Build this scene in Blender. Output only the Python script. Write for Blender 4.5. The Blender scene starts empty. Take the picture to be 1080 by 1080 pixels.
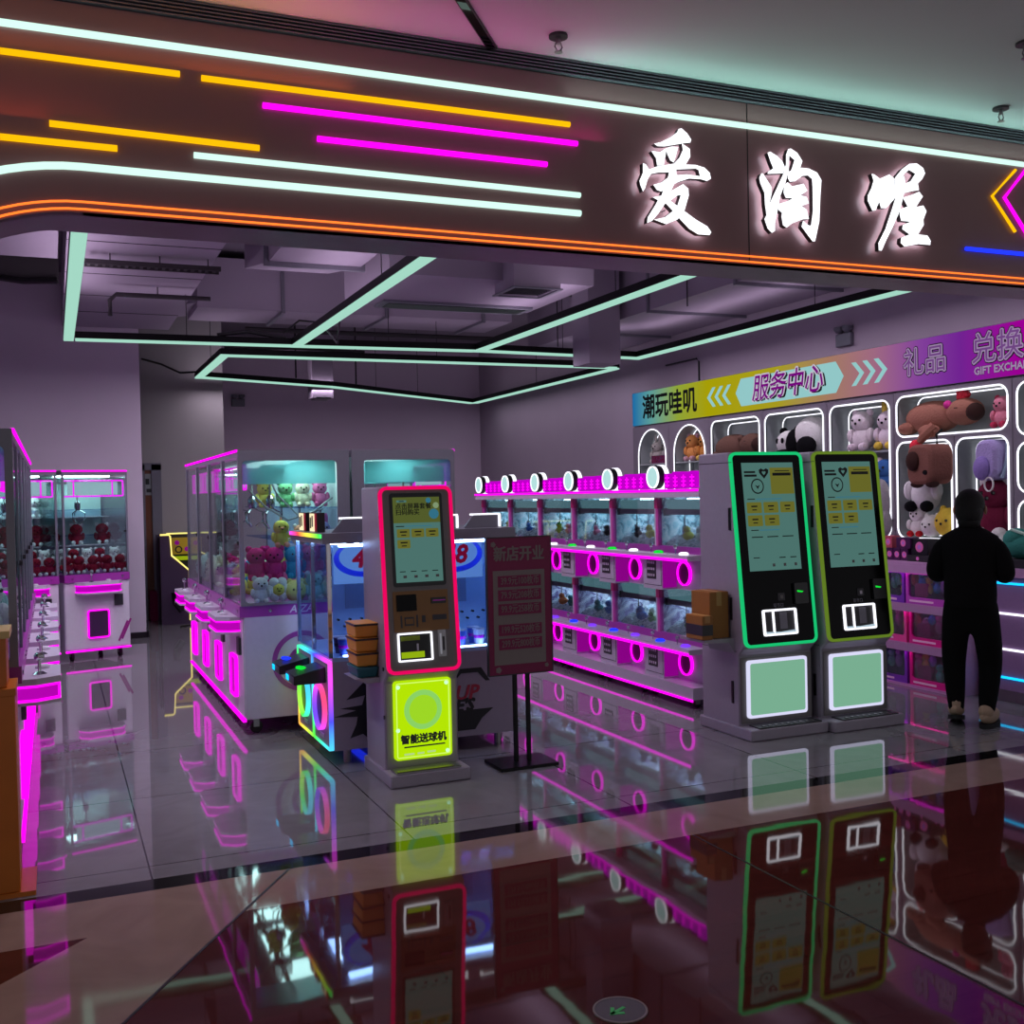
import bpy, bmesh, math, random
from mathutils import Matrix, Vector
rnd = random.Random(7)
S = bpy.context.scene
C = S.collection
PI = math.pi

# ------------------------------------------------------------------ materials
def lin(c):
    c = c / 255.0
    return c / 12.92 if c <= .04045 else ((c + .055) / 1.055) ** 2.4
def L3(rgb): return (lin(rgb[0]), lin(rgb[1]), lin(rgb[2]), 1)
MATS = {}
def mat(name, rgb, rough=.5, metal=0., var=.06, scale=30., spec=.5, coat=0., bump=0.):
    if name in MATS: return MATS[name]
    m = bpy.data.materials.new(name); m.use_nodes = True
    n, l = m.node_tree.nodes, m.node_tree.links
    b = n['Principled BSDF']
    b.inputs['Roughness'].default_value = rough; b.inputs['Metallic'].default_value = metal
    b.inputs['Specular IOR Level'].default_value = spec; b.inputs['Coat Weight'].default_value = coat
    tc = n.new('ShaderNodeTexCoord'); nz = n.new('ShaderNodeTexNoise'); nz.inputs['Scale'].default_value = scale
    nz.inputs['Detail'].default_value = 3
    l.new(tc.outputs['Object'], nz.inputs['Vector'])
    mx = n.new('ShaderNodeMix'); mx.data_type = 'RGBA'
    c = L3(rgb)
    mx.inputs[6].default_value = tuple(v * (1 - var) for v in c[:3]) + (1,)
    mx.inputs[7].default_value = tuple(min(1, v * (1 + var)) for v in c[:3]) + (1,)
    l.new(nz.outputs['Fac'], mx.inputs[0]); l.new(mx.outputs[2], b.inputs['Base Color'])
    if bump:
        bp = n.new('ShaderNodeBump'); bp.inputs['Strength'].default_value = bump; bp.inputs['Distance'].default_value = .01
        l.new(nz.outputs['Fac'], bp.inputs['Height']); l.new(bp.outputs['Normal'], b.inputs['Normal'])
    MATS[name] = m
    return m
def emi(name, rgb, st=1.0):
    if name in MATS: return MATS[name]
    m = bpy.data.materials.new(name); m.use_nodes = True
    n, l = m.node_tree.nodes, m.node_tree.links
    n.remove(n['Principled BSDF'])
    e = n.new('ShaderNodeEmission'); e.inputs['Color'].default_value = L3(rgb); e.inputs['Strength'].default_value = st
    l.new(e.outputs[0], n['Material Output'].inputs['Surface'])
    MATS[name] = m
    return m
def glass(name, rgb=(255, 255, 255), trans=.95, mixr=.5):
    m = bpy.data.materials.new(name); m.use_nodes = True
    n, l = m.node_tree.nodes, m.node_tree.links
    n.remove(n['Principled BSDF'])
    t = n.new('ShaderNodeBsdfTransparent'); c = L3(rgb); t.inputs['Color'].default_value = tuple(v * trans for v in c[:3]) + (1,)
    g = n.new('ShaderNodeBsdfGlossy'); g.inputs['Roughness'].default_value = .02
    f = n.new('ShaderNodeFresnel'); f.inputs['IOR'].default_value = 1.45
    k = n.new('ShaderNodeMath'); k.operation = 'MULTIPLY'; k.inputs[1].default_value = mixr
    l.new(f.outputs[0], k.inputs[0])
    mx = n.new('ShaderNodeMixShader'); l.new(k.outputs[0], mx.inputs[0]); l.new(t.outputs[0], mx.inputs[1]); l.new(g.outputs[0], mx.inputs[2])
    l.new(mx.outputs[0], n['Material Output'].inputs['Surface'])
    return m
def rainbow(name, st=2.0, fx=.9, fz=.9, off=0.):
    m = bpy.data.materials.new(name); m.use_nodes = True
    n, l = m.node_tree.nodes, m.node_tree.links
    n.remove(n['Principled BSDF'])
    tc = n.new('ShaderNodeTexCoord'); sp = n.new('ShaderNodeSeparateXYZ'); l.new(tc.outputs['Object'], sp.inputs[0])
    a = n.new('ShaderNodeMath'); a.operation = 'MULTIPLY_ADD'; a.inputs[1].default_value = fx; a.inputs[2].default_value = off
    l.new(sp.outputs[0], a.inputs[0])
    b = n.new('ShaderNodeMath'); b.operation = 'MULTIPLY_ADD'; b.inputs[1].default_value = fz
    l.new(sp.outputs[2], b.inputs[0]); l.new(a.outputs[0], b.inputs[2])
    fr = n.new('ShaderNodeMath'); fr.operation = 'FRACT'; l.new(b.outputs[0], fr.inputs[0])
    h = n.new('ShaderNodeCombineColor'); h.mode = 'HSV'; h.inputs[1].default_value = .92; h.inputs[2].default_value = 1
    l.new(fr.outputs[0], h.inputs[0])
    e = n.new('ShaderNodeEmission'); e.inputs['Strength'].default_value = st
    l.new(h.outputs[0], e.inputs['Color']); l.new(e.outputs[0], n['Material Output'].inputs['Surface'])
    return m
def ramp_emit(name, stops, st, axis='X'):
    m = bpy.data.materials.new(name); m.use_nodes = True
    n, l = m.node_tree.nodes, m.node_tree.links
    n.remove(n['Principled BSDF'])
    tc = n.new('ShaderNodeTexCoord'); sp = n.new('ShaderNodeSeparateXYZ'); l.new(tc.outputs['Generated'], sp.inputs[0])
    r = n.new('ShaderNodeValToRGB'); el = r.color_ramp.elements
    while len(el) < len(stops): el.new(.5)
    for e_, (p, c) in zip(el, stops): e_.position = p; e_.color = L3(c)
    l.new(sp.outputs['XYZ'.index(axis)], r.inputs[0])
    e = n.new('ShaderNodeEmission'); e.inputs['Strength'].default_value = st
    l.new(r.outputs[0], e.inputs['Color']); l.new(e.outputs[0], n['Material Output'].inputs['Surface'])
    return m

# ------------------------------------------------------------------ shapes: each returns (verts, faces)
def box(x0, x1, y0, y1, z0, z1):
    v = [(x, y, z) for z in (z0, z1) for y in (y0, y1) for x in (x0, x1)]
    return v, [(0, 2, 3, 1), (4, 5, 7, 6), (0, 1, 5, 4), (2, 6, 7, 3), (0, 4, 6, 2), (1, 3, 7, 5)]
def _pl(plane, a, b, d):
    return {'xy': (a, b, d), 'xz': (a, d, b), 'yz': (d, a, b)}[plane]
def prism(pts, plane, d0, d1):
    n = len(pts)
    v = [_pl(plane, a, b, d0) for a, b in pts] + [_pl(plane, a, b, d1) for a, b in pts]
    f = [tuple(range(n)), tuple(range(2 * n - 1, n - 1, -1))]
    f += [(i, (i + 1) % n, n + (i + 1) % n, n + i) for i in range(n)]
    return v, f
def rring(outer, inner, plane, d0, d1):
    n = len(outer); v = []
    for d in (d0, d1):
        v += [_pl(plane, a, b, d) for a, b in outer] + [_pl(plane, a, b, d) for a, b in inner]
    f = []
    for i in range(n):
        j = (i + 1) % n
        f += [(i, j, n + j, n + i), (2 * n + i, 3 * n + i, 3 * n + j, 2 * n + j),
              (i, 2 * n + i, 2 * n + j, j), (n + i, n + j, 3 * n + j, 3 * n + i)]
    return v, f
def rrect(x0, x1, y0, y1, r, n=5):
    p = []
    for cx, cy, a0 in ((x1 - r, y0 + r, -90), (x1 - r, y1 - r, 0), (x0 + r, y1 - r, 90), (x0 + r, y0 + r, 180)):
        for i in range(n + 1):
            a = math.radians(a0 + 90 * i / n); p.append((cx + r * math.cos(a), cy + r * math.sin(a)))
    return p
def frame(x0, x1, y0, y1, r, w, plane, d0, d1, n=5):
    return rring(rrect(x0, x1, y0, y1, r, n), rrect(x0 + w, x1 - w, y0 + w, y1 - w, max(r - w, .002), n), plane, d0, d1)
def circ(cx, cy, r, n=24, ry=None):
    ry = ry or r
    return [(cx + r * math.cos(2 * PI * i / n), cy + ry * math.sin(2 * PI * i / n)) for i in range(n)]
def annulus(cx, cy, r, w, plane, d0, d1, n=28, k=1.):
    return rring(circ(cx, cy, r, n, r * k), circ(cx, cy, r - w, n, (r - w) * k), plane, d0, d1)
def holed(x0, x1, y0, y1, inner, plane, d0, d1):
    cx = sum(p[0] for p in inner) / len(inner); cy = sum(p[1] for p in inner) / len(inner)
    out = []
    for a, b in inner:
        dx, dy = a - cx, b - cy; t = 1e9
        if dx > 1e-9: t = min(t, (x1 - cx) / dx)
        if dx < -1e-9: t = min(t, (x0 - cx) / dx)
        if dy > 1e-9: t = min(t, (y1 - cy) / dy)
        if dy < -1e-9: t = min(t, (y0 - cy) / dy)
        out.append([cx + dx * t, cy + dy * t])
    for X, Y in ((x0, y0), (x1, y0), (x0, y1), (x1, y1)):
        k = min(range(len(out)), key=lambda i: (out[i][0] - X) ** 2 + (out[i][1] - Y) ** 2); out[k] = [X, Y]
    return rring([tuple(p) for p in out], inner, plane, d0, d1)
def tube(path, r, n=6, closed=False):
    P = [Vector(p) for p in path]; m = len(P); v = []; f = []
    for i in range(m):
        a = P[(i - 1) % m] if (closed or i > 0) else P[i]; b = P[(i + 1) % m] if (closed or i < m - 1) else P[i]
        t = (b - a).normalized()
        u = t.cross(Vector((0, 0, 1)));  u = t.cross(Vector((0, 1, 0))) if u.length < .2 else u
        u.normalize(); w = t.cross(u)
        rr = r[i] if isinstance(r, (list, tuple)) else r
        for k in range(n):
            q = 2 * PI * k / n + PI / n; v.append(tuple(P[i] + rr * (math.cos(q) * u + math.sin(q) * w)))
    for i in range(m if closed else m - 1):
        j = (i + 1) % m
        for k in range(n):
            f.append((i * n + k, i * n + (k + 1) % n, j * n + (k + 1) % n, j * n + k))
    if not closed: f += [tuple(range(n - 1, -1, -1)), tuple(range((m - 1) * n, m * n))]
    return v, f
def cyl(p0, p1, r, n=14): return tube([p0, p1], r, n)
def ell(c, r, seg=14, ring=9):
    if not isinstance(r, (list, tuple)): r = (r, r, r)
    v = [(c[0], c[1], c[2] - r[2])]; f = []
    for i in range(1, ring):
        a = -PI / 2 + PI * i / ring
        for k in range(seg):
            q = 2 * PI * k / seg
            v.append((c[0] + r[0] * math.cos(a) * math.cos(q), c[1] + r[1] * math.cos(a) * math.sin(q), c[2] + r[2] * math.sin(a)))
    v.append((c[0], c[1], c[2] + r[2])); T = len(v) - 1
    for k in range(seg):
        f.append((0, 1 + (k + 1) % seg, 1 + k)); b = 1 + (ring - 2) * seg
        f.append((T, b + k, b + (k + 1) % seg))
    for i in range(ring - 2):
        for k in range(seg):
            a = 1 + i * seg; f.append((a + k, a + (k + 1) % seg, a + seg + (k + 1) % seg, a + seg + k))
    return v, f
def lathe(prof, c=(0, 0, 0), n=16):
    v = []; f = []
    for r, z in prof:
        for k in range(n): v.append((c[0] + r * math.cos(2 * PI * k / n), c[1] + r * math.sin(2 * PI * k / n), c[2] + z))
    for i in range(len(prof) - 1):
        for k in range(n): f.append((i * n + k, i * n + (k + 1) % n, (i + 1) * n + (k + 1) % n, (i + 1) * n + k))
    f += [tuple(range(n - 1, -1, -1)), tuple(range((len(prof) - 1) * n, len(prof) * n))]
    return v, f
def tf(shape, M):
    return [tuple(M @ Vector(p)) for p in shape[0]], shape[1]
def mv(shape, x=0, y=0, z=0, rz=0, rx=0, ry=0, s=1):
    return tf(shape, Matrix.Translation((x, y, z)) @ Matrix.Rotation(rz, 4, 'Z') @ Matrix.Rotation(ry, 4, 'Y') @ Matrix.Rotation(rx, 4, 'X') @ Matrix.Scale(s, 4))
_tx = {}
def text(body, x, z, size, y=0., th=.004, bold=0., shear=0., align='CENTER', plane='xz', width=None):
    """lettering standing in the xz plane, read from -y; x,z = centre (or left) and baseline-centre"""
    key = (body, size, shear, align)
    if key not in _tx:
        c = bpy.data.curves.new('t', 'FONT'); c.body = body; c.size = size; c.shear = shear
        c.align_x = 'CENTER' if align == 'CENTER' else 'LEFT'; c.align_y = 'CENTER'; c.resolution_u = 2
        o = bpy.data.objects.new('t', c); C.objects.link(o)
        bpy.context.view_layer.update()
        dg = bpy.context.evaluated_depsgraph_get(); me = bpy.data.meshes.new_from_object(o.evaluated_get(dg))
        _tx[key] = ([tuple(p.co) for p in me.vertices], [tuple(p.vertices) for p in me.polygons])
        bpy.data.objects.remove(o); bpy.data.curves.remove(c); bpy.data.meshes.remove(me)
    V, F = _tx[key]
    if not V: return [], []
    k = 1.
    xs = [p[0] for p in V]
    if width: k = width / (max(xs) - min(xs))
    sh = [(0, 0)] + ([(bold * math.cos(i * PI / 4), bold * math.sin(i * PI / 4)) for i in range(8)] if bold else [])
    VV, FF = [], []
    for dx, dz in sh:
        o = len(VV); VV += [(x + p[0] * k + dx, y - th + .0003 * (len(VV) // max(1, len(V))), z + p[1] + dz) for p in V]; FF += [tuple(i + o for i in q_) for q_ in F]
    return VV, FF

# ------------------------------------------------------------------ objects
def add(name, items, parent=None, loc=None, rz=0., smooth=True, bevel=0.):
    """items: list of (shape, material). Links ONE mesh object."""
    mats = []; V = []; F = []; MI = []
    for sh, m in items:
        if m not in mats: mats.append(m)
        o = len(V); V += sh[0]; F += [tuple(i + o for i in q) for q in sh[1]]; MI += [mats.index(m)] * len(sh[1])
    me = bpy.data.meshes.new(name); me.from_pydata(V, [], F)
    for m in mats: me.materials.append(m)
    me.polygons.foreach_set('material_index', MI)
    bm = bmesh.new(); bm.from_mesh(me); bmesh.ops.recalc_face_normals(bm, faces=bm.faces); bm.to_mesh(me); bm.free()
    if smooth: me.shade_smooth(); me.set_sharp_from_angle(angle=math.radians(35))
    ob = bpy.data.objects.new(name, me); C.objects.link(ob)
    if parent: ob.parent = parent
    if loc: ob.location = loc
    if rz: ob.rotation_euler.z = rz
    if bevel:
        b = ob.modifiers.new('bevel', 'BEVEL'); b.width = bevel; b.segments = 2; b.limit_method = 'ANGLE'
    return ob
def part(name, m, parent, *shapes, **k): return add(name, [(s, m) for s in shapes], parent, **k)
def parts(name, m, parent, *shapes, **k): return [add(name, [(s, m)], parent, **k) for s in shapes]   # one object per piece
def tag(o, label, cat, group=None):
    o['label'] = label; o['category'] = cat
    if group: o['group'] = group
    return o
def thing(name, label, cat, loc=(0, 0, 0), rz=0., group=None):
    o = bpy.data.objects.new(name, None); C.objects.link(o); o.empty_display_size = .1
    o.location = loc; o.rotation_euler.z = rz
    return tag(o, label, cat, group)
def copy_tree(o, parent=None):
    c = o.copy(); C.objects.link(c)
    if parent: c.parent = parent
    for ch in list(o.children): copy_tree(ch, c)
    return c
def dup(o, label, loc, rz=None, group=None):
    c = copy_tree(o); c.location = loc
    if rz is not None: c.rotation_euler.z = rz
    c['label'] = label
    if group: c['group'] = group
    return c
def struct(name, items, **k):
    o = add(name, items, **k); o['kind'] = 'structure'; return o

# ------------------------------------------------------------------ palette
MAG = emi('magenta_led', (250, 6, 232), 1.5)
MAGS = emi('magenta_glow_plate', (205, 5, 200), .75)
MAGR = mat('magenta_acrylic', (200, 20, 190), .25)
PURB = mat('purple_band', (150, 50, 150), .3)
WHT = mat('white_powder_coat', (205, 200, 212), .35)
LIL = mat('lilac_white_panel', (196, 186, 206), .3)
GREYF = mat('grey_metal_frame', (120, 118, 130), .35, .3)
BLK = mat('black_plastic', (14, 14, 16), .3)
BLKM = mat('black_metal', (20, 20, 22), .4, .5)
DARK = mat('dark_grey', (48, 46, 52), .45)
CHR = mat('chrome', (200, 200, 205), .15, 1.)
STEEL = mat('satin_steel', (150, 148, 150), .3, .9)
RUB = mat('rubber', (25, 25, 27), .7)
MINT = emi('mint_tube_light', (190, 250, 228), .72)
WLED = emi('white_led', (245, 245, 255), 1.5)
WDIM = emi('white_diffuser', (200, 225, 240), .7)
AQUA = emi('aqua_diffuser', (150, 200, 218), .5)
VIOL = emi('violet_button_light', (130, 60, 255), 1.1)
HIDL = emi('hidden_magenta_strip', (250, 70, 225), 9.)
ORL = emi('orange_led', (255, 120, 45), 1.6)
YEL = emi('yellow_led', (255, 190, 8), 1.1)
NEON_Y = emi('warm_neon', (255, 235, 130), 1.3)
BLUL = emi('blue_led', (30, 50, 255), 1.6)
CYAL = emi('cyan_led', (20, 190, 255), 1.6)
GRNL = emi('green_led', (30, 220, 130), .75)
OLVL = emi('olive_led', (125, 160, 50), .55)
PNKL = emi('rose_led', (245, 8, 100), .9)
GRNB = emi('green_button_light', (20, 230, 60), 1.)
REDB = emi('red_button_light', (255, 40, 60), 1.)
GLS = glass('clear_glass', (235, 245, 245), .97, .55)
GLSB = glass('bluish_glass', (215, 225, 245), .96, .22)
def frosted(name, rgb, k):
    m = bpy.data.materials.new(name); m.use_nodes = True
    n, l = m.node_tree.nodes, m.node_tree.links
    n.remove(n['Principled BSDF'])
    t = n.new('ShaderNodeBsdfTransparent'); s = n.new('ShaderNodeBsdfTranslucent'); s.inputs['Color'].default_value = L3(rgb)
    mx = n.new('ShaderNodeMixShader'); mx.inputs[0].default_value = k; l.new(t.outputs[0], mx.inputs[1]); l.new(s.outputs[0], mx.inputs[2])
    l.new(mx.outputs[0], n['Material Output'].inputs['Surface'])
    return m
MILK = frosted('frosted_header', (165, 225, 228), .75)
# ------------------------------------------------------------------ camera
R = ((0.9186858796, -0.0262217281, 0.394117591), (-0.3944016302, -0.0065055939, 0.9189151383), (-0.0215315732, -0.9996349824, -0.0163184896))
cam = bpy.data.cameras.new('camera'); co = bpy.data.objects.new('camera', cam); C.objects.link(co)
co.matrix_world = Matrix(((R[0][0], -R[0][1], -R[0][2], 0), (R[1][0], -R[1][1], -R[1][2], 0), (R[2][0], -R[2][1], -R[2][2], 1.65), (0, 0, 0, 1)))
cam.lens = 36 * 1130 / 1080; cam.sensor_width = 36; cam.clip_end = 100; cam.clip_start = .05
S.camera = co

# ------------------------------------------------------------------ setting materials
def wallmat(name, rgb, scale=2.2, rough=.75, bump=.05, var=.05):
    return mat(name, rgb, rough, 0, var, scale, .3, 0, bump)
WALL = wallmat('painted_wall_lilac_grey', (172, 158, 174))
WALLW = wallmat('painted_wall_white', (166, 164, 164))
CEIL = wallmat('mall_soffit_paint', (196, 200, 200), 1.2)
CEILIN = wallmat('open_ceiling_paint', (120, 112, 124), 1.5)
DUCT = wallmat('painted_duct', (150, 138, 156), 1.5, .5)
DUCTD = wallmat('dark_void', (62, 58, 62), 3)
def floormat(name, kind):
    m = bpy.data.materials.new(name); m.use_nodes = True
    n, l = m.node_tree.nodes, m.node_tree.links; b = n['Principled BSDF']
    tc = n.new('ShaderNodeTexCoord')
    def noise(scale, vec=None, detail=4, dist=0):
        z = n.new('ShaderNodeTexNoise'); z.inputs['Scale'].default_value = scale; z.inputs['Detail'].default_value = detail; z.inputs['Distortion'].default_value = dist
        l.new(vec or tc.outputs['Object'], z.inputs['Vector']); return z
    def mix(fac, a, c):
        x = n.new('ShaderNodeMix'); x.data_type = 'RGBA'
        l.new(fac, x.inputs[0])
        for i, q in ((6, a), (7, c)):
            if isinstance(q, tuple): x.inputs[i].default_value = L3(q)
            else: l.new(q, x.inputs[i])
        return x.outputs[2]
    if kind == 'tile':
        base = mix(noise(3.5, dist=1.5).outputs['Fac'], (104, 102, 106), (128, 126, 130))
        br = n.new('ShaderNodeTexBrick'); br.offset = 0; br.inputs['Scale'].default_value = 1
        br.inputs['Brick Width'].default_value = 1.2; br.inputs['Row Height'].default_value = 1.2; br.inputs['Mortar Size'].default_value = .004
        br.inputs['Mortar Smooth'].default_value = 0
        mp = n.new('ShaderNodeMapping'); mp.inputs['Location'].default_value = (-.36, -.3, 0); l.new(tc.outputs['Object'], mp.inputs[0]); l.new(mp.outputs[0], br.inputs['Vector'])
        col = mix(br.outputs['Fac'], base, (38, 37, 40)); rough = .025
    elif kind == 'wood':
        mp = n.new('ShaderNodeMapping'); mp.inputs['Scale'].default_value = (1.2, 16, 1); l.new(tc.outputs['Object'], mp.inputs[0])
        g = noise(2.2, mp.outputs[0], 6, .6)
        base = mix(g.outputs['Fac'], (60, 23, 22), (94, 44, 37))
        br = n.new('ShaderNodeTexBrick'); br.offset = .37; br.inputs['Scale'].default_value = 1
        br.inputs['Brick Width'].default_value = 1.2; br.inputs['Row Height'].default_value = .2; br.inputs['Mortar Size'].default_value = .0015
        br.inputs['Color1'].default_value = (.75, .75, .75, 1); br.inputs['Color2'].default_value = (1, 1, 1, 1)
        l.new(tc.outputs['Object'], br.inputs['Vector'])
        mm = n.new('ShaderNodeMix'); mm.data_type = 'RGBA'; mm.blend_type = 'MULTIPLY'; mm.inputs[0].default_value = .8
        l.new(base, mm.inputs[6]); l.new(br.outputs['Color'], mm.inputs[7]); col = mm.outputs[2]; rough = .035
    elif kind == 'beige':
        col = mix(noise(2.5, dist=2).outputs['Fac'], (122, 100, 90), (150, 126, 114)); rough = .06
    else:
        col = mix(noise(20).outputs['Fac'], (12, 11, 12), (22, 20, 22)); rough = .05
    l.new(col, b.inputs['Base Color'])
    b.inputs['Roughness'].default_value = rough; b.inputs['IOR'].default_value = 1.5 if kind == 'wood' else 1.62
    z = noise(1.1 if kind != 'wood' else 2.5, detail=2)
    bp = n.new('ShaderNodeBump'); bp.inputs['Strength'].default_value = .02 if kind == 'tile' else .05; bp.inputs['Distance'].default_value = .015
    l.new(z.outputs['Fac'], bp.inputs['Height']); l.new(bp.outputs[0], b.inputs['Normal'])
    return m
FT, FW, FBG, FBK = floormat('polished_grey_tile', 'tile'), floormat('red_brown_wood_tile', 'wood'), floormat('polished_beige_stone', 'beige'), floormat('black_threshold_stone', 'black')
GROUT = mat('floor_grout', (30, 28, 28), .4)
def poly(pts, z=0.): return [(a, b, z) for a, b in pts], [tuple(range(len(pts)))]
fl = [(poly([(-4, 4.92), (9, 4.92), (9, 19), (-4, 19)]), FT),
      (poly([(-4, 4.78), (9, 4.78), (9, 4.92), (-4, 4.92)]), FBK),
      (poly([(-4, 4.37), (9, 4.37), (9, 4.78), (-4, 4.78)]), FBG),
      (poly([(-4, 4.37), (-4, -3), (-4.5, -3), (-3.6, .62), (.08, 4.37)]), FW),
      (poly([(.08, 4.37), (-3.6, .62), (-4.4, -3), (-2.8, -3), (-1.85, .48), (.16, 3.59), (.665, 4.37)]), FBG),
      (poly([(.665, 4.37), (.16, 3.59), (-1.85, .48), (-2.8, -3), (9, -3), (9, 4.37)]), FW)]
d = Vector((.16 - .93, 3.59 - 4.78)).normalized(); nn = Vector((-d.y, d.x)) * .006
a0, a1 = Vector((.93, 4.78)), Vector((-2.6, .48)) * .0 + Vector((.16, 3.59))
a1 = a0 + d * 3.2
fl.append(((([(p.x, p.y, .0012) for p in (a0 + nn, a1 + nn, a1 - nn, a0 - nn)]), [(0, 1, 2, 3)]), GROUT))
fl.append((poly([(2.775, -3), (2.785, -3), (2.785, 4.37), (2.775, 4.37)], .0012), GROUT))
struct('floor', fl, smooth=False)

# walls
struct('wall_left', [(box(-3.2, 1.02, 13.8, 14.1, 0, 4.4), wallmat('painted_wall_lilac_brightened', (208, 196, 212)))])  # wall paint lightened: brightness the lamps don't give is put into the colour
struct('wall_side', [(box(-1.5, -1.3, 5.05, 13.8, 0, 4.4), WALL)])
struct('wall_passage', [(box(-3.2, -3., 14.1, 18.3, 0, 4.4), WALLW)])
struct('wall_back', [(box(-3.2, 7.5, 18.3, 18.5, 0, 4.4), wallmat('painted_back_wall_brightened', (216, 198, 218)))])  # back wall's missing light is added to its paint colour
struct('wall_right', [(box(7.25, 7.5, 4.8, 18.3, 0, 4.4), WALL)])
struct('wall_pillar', [(box(1.18, 2.31, 15.9, 18.3, 0, 4.4), WALLW)])
struct('baseboard_left', [(box(-1.3, 1.03, 13.77, 13.8, 0, .07), BLK), (box(1.02, 1.05, 13.77, 14.1, 0, .07), BLK)])
struct('ceiling', [(box(-3.2, 7.5, 4.9, 18.5, 4.4, 4.5), CEILIN)])
struct('ceiling_outside', [(box(-4.5, 9, -3, 4.8, 3.8, 3.95), CEIL)])
# door beside the pillar, ajar
DRW = mat('brown_door_wood', (120, 72, 52), .45, scale=6)
dr = struct('door_1', [(box(1.2, 1.29, 15.84, 15.88, 0, 2.1), DRW)])
fr = part('door_frame', GREYF, dr, box(1.17, 1.2, 15.8, 15.9, 0, 2.18), box(1.29, 1.42, 15.8, 15.9, 0, 2.18), box(1.17, 1.42, 15.8, 15.9, 2.1, 2.2))
p_ = add('poster', [(box(1.205, 1.288, 15.83, 15.84, 1.75, 2.05), mat('grey_poster', (150, 155, 158))), (box(1.21, 1.26, 15.826, 15.83, 1.9, 1.98), BLK), (box(1.22, 1.285, 15.826, 15.83, 1.79, 1.84), DARK)], dr)
tag(add('bag', [(prism(rrect(1.21, 1.31, 0, .42, .03), 'xz', 15.6, 15.75), mat('maroon_cloth', (120, 20, 70), .8))]), 'dark pink bag standing on the floor by the half open brown door', 'bag')

# ------------------------------------------------------------------ shop sign (fascia)
FAS = mat('brown_fascia_panel', (142, 104, 106), .32, 0, .04, 4)
FASU = mat('fascia_underside', (112, 92, 104), .4)
sg = thing('shop_sign', 'long dark brown shop fascia with neon stripes and glowing white characters', 'shop sign', (0, 4.8, 0))
def arc(off, x_end):
    p = [(x_end, 2.86 + off)]
    for i in range(0, 25):
        a = PI / 2 + PI / 2 * i / 24; r = .9 - 0 + off
        p.append((.15 + r * math.cos(a), 1.96 + r * math.sin(a)))
    return p
pts = arc(0, 7.5) + [(-.75, 0), (-2.6, 0), (-2.6, 3.72), (7.5, 3.72)]
part('panel', FAS, sg, prism(pts, 'xz', 0, .06))
lip = arc(0, 7.5) + [(-.75, 0)]
lp = [(x, .06, z) for x, z in lip]
add('underside', [((([(x, y, z) for x, z in lip for y in (.0, .32)]), [(2 * i, 2 * i + 1, 2 * i + 3, 2 * i + 2) for i in range(len(lip) - 1)]), FASU),
                  (box(-.75, 7.5, .32, .36, 2.86, 3.3), FASU)], sg)
part('vent_grille', GREYF, sg, *[box(-2.6, 7.5, -.02 + .0, .06, 3.725 + .016 * i, 3.731 + .016 * i) for i in range(5)])
part('grille_back', BLK, sg, box(-2.6, 7.5, .01, .06, 3.72, 3.8))
part('panel_seam', BLK, sg, box(3.476, 3.482, -.001, .0, 2.87, 3.72))
def strip(m, pts, w=.014, y=-.012):
    part('neon_strip', m, sg, tube([(x, y, z) for x, z in pts], w, 6))
strip(MINT2 := emi('cool_white_strip', (215, 255, 240), 1.1), [(-2.4, 3.595), (7.4, 3.595)], .016)
strip(MINT2, [(2.46, 3.045)] + [(x, z) for x, z in arc(.185, .15)[1:]], .016)
strip(MINT2, [(.6, 3.14), (2.46, 3.135)], .014)
strip(YEL, [(-2.0, 3.48), (.55, 3.48)]); strip(YEL, [(.64, 3.475), (2.41, 3.48)])
strip(YEL, [(.03, 3.21), (.88, 3.2)]); strip(YEL, [(-1.8, 3.135), (.29, 3.135)])
strip(MAG, [(.9, 3.39), (2.45, 3.39)]); strip(MAG, [(1.14, 3.27), (2.28, 3.27)])
strip(YEL, [(5.43, 3.555), (5.235, 3.38), (5.42, 3.18)], .01); strip(MAG, [(5.53, 3.58), (5.335, 3.38), (5.53, 3.16)], .012)
strip(YEL, [(6.4, 3.555), (6.2, 3.38), (6.4, 3.18)], .01)
strip(BLUL, [(5.02, 3.05), (6.3, 3.05)], .013)
strip(ORL, arc(.012, 7.4), .005, -.006); strip(ORL, arc(.042, 7.4), .005, -.006)
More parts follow.
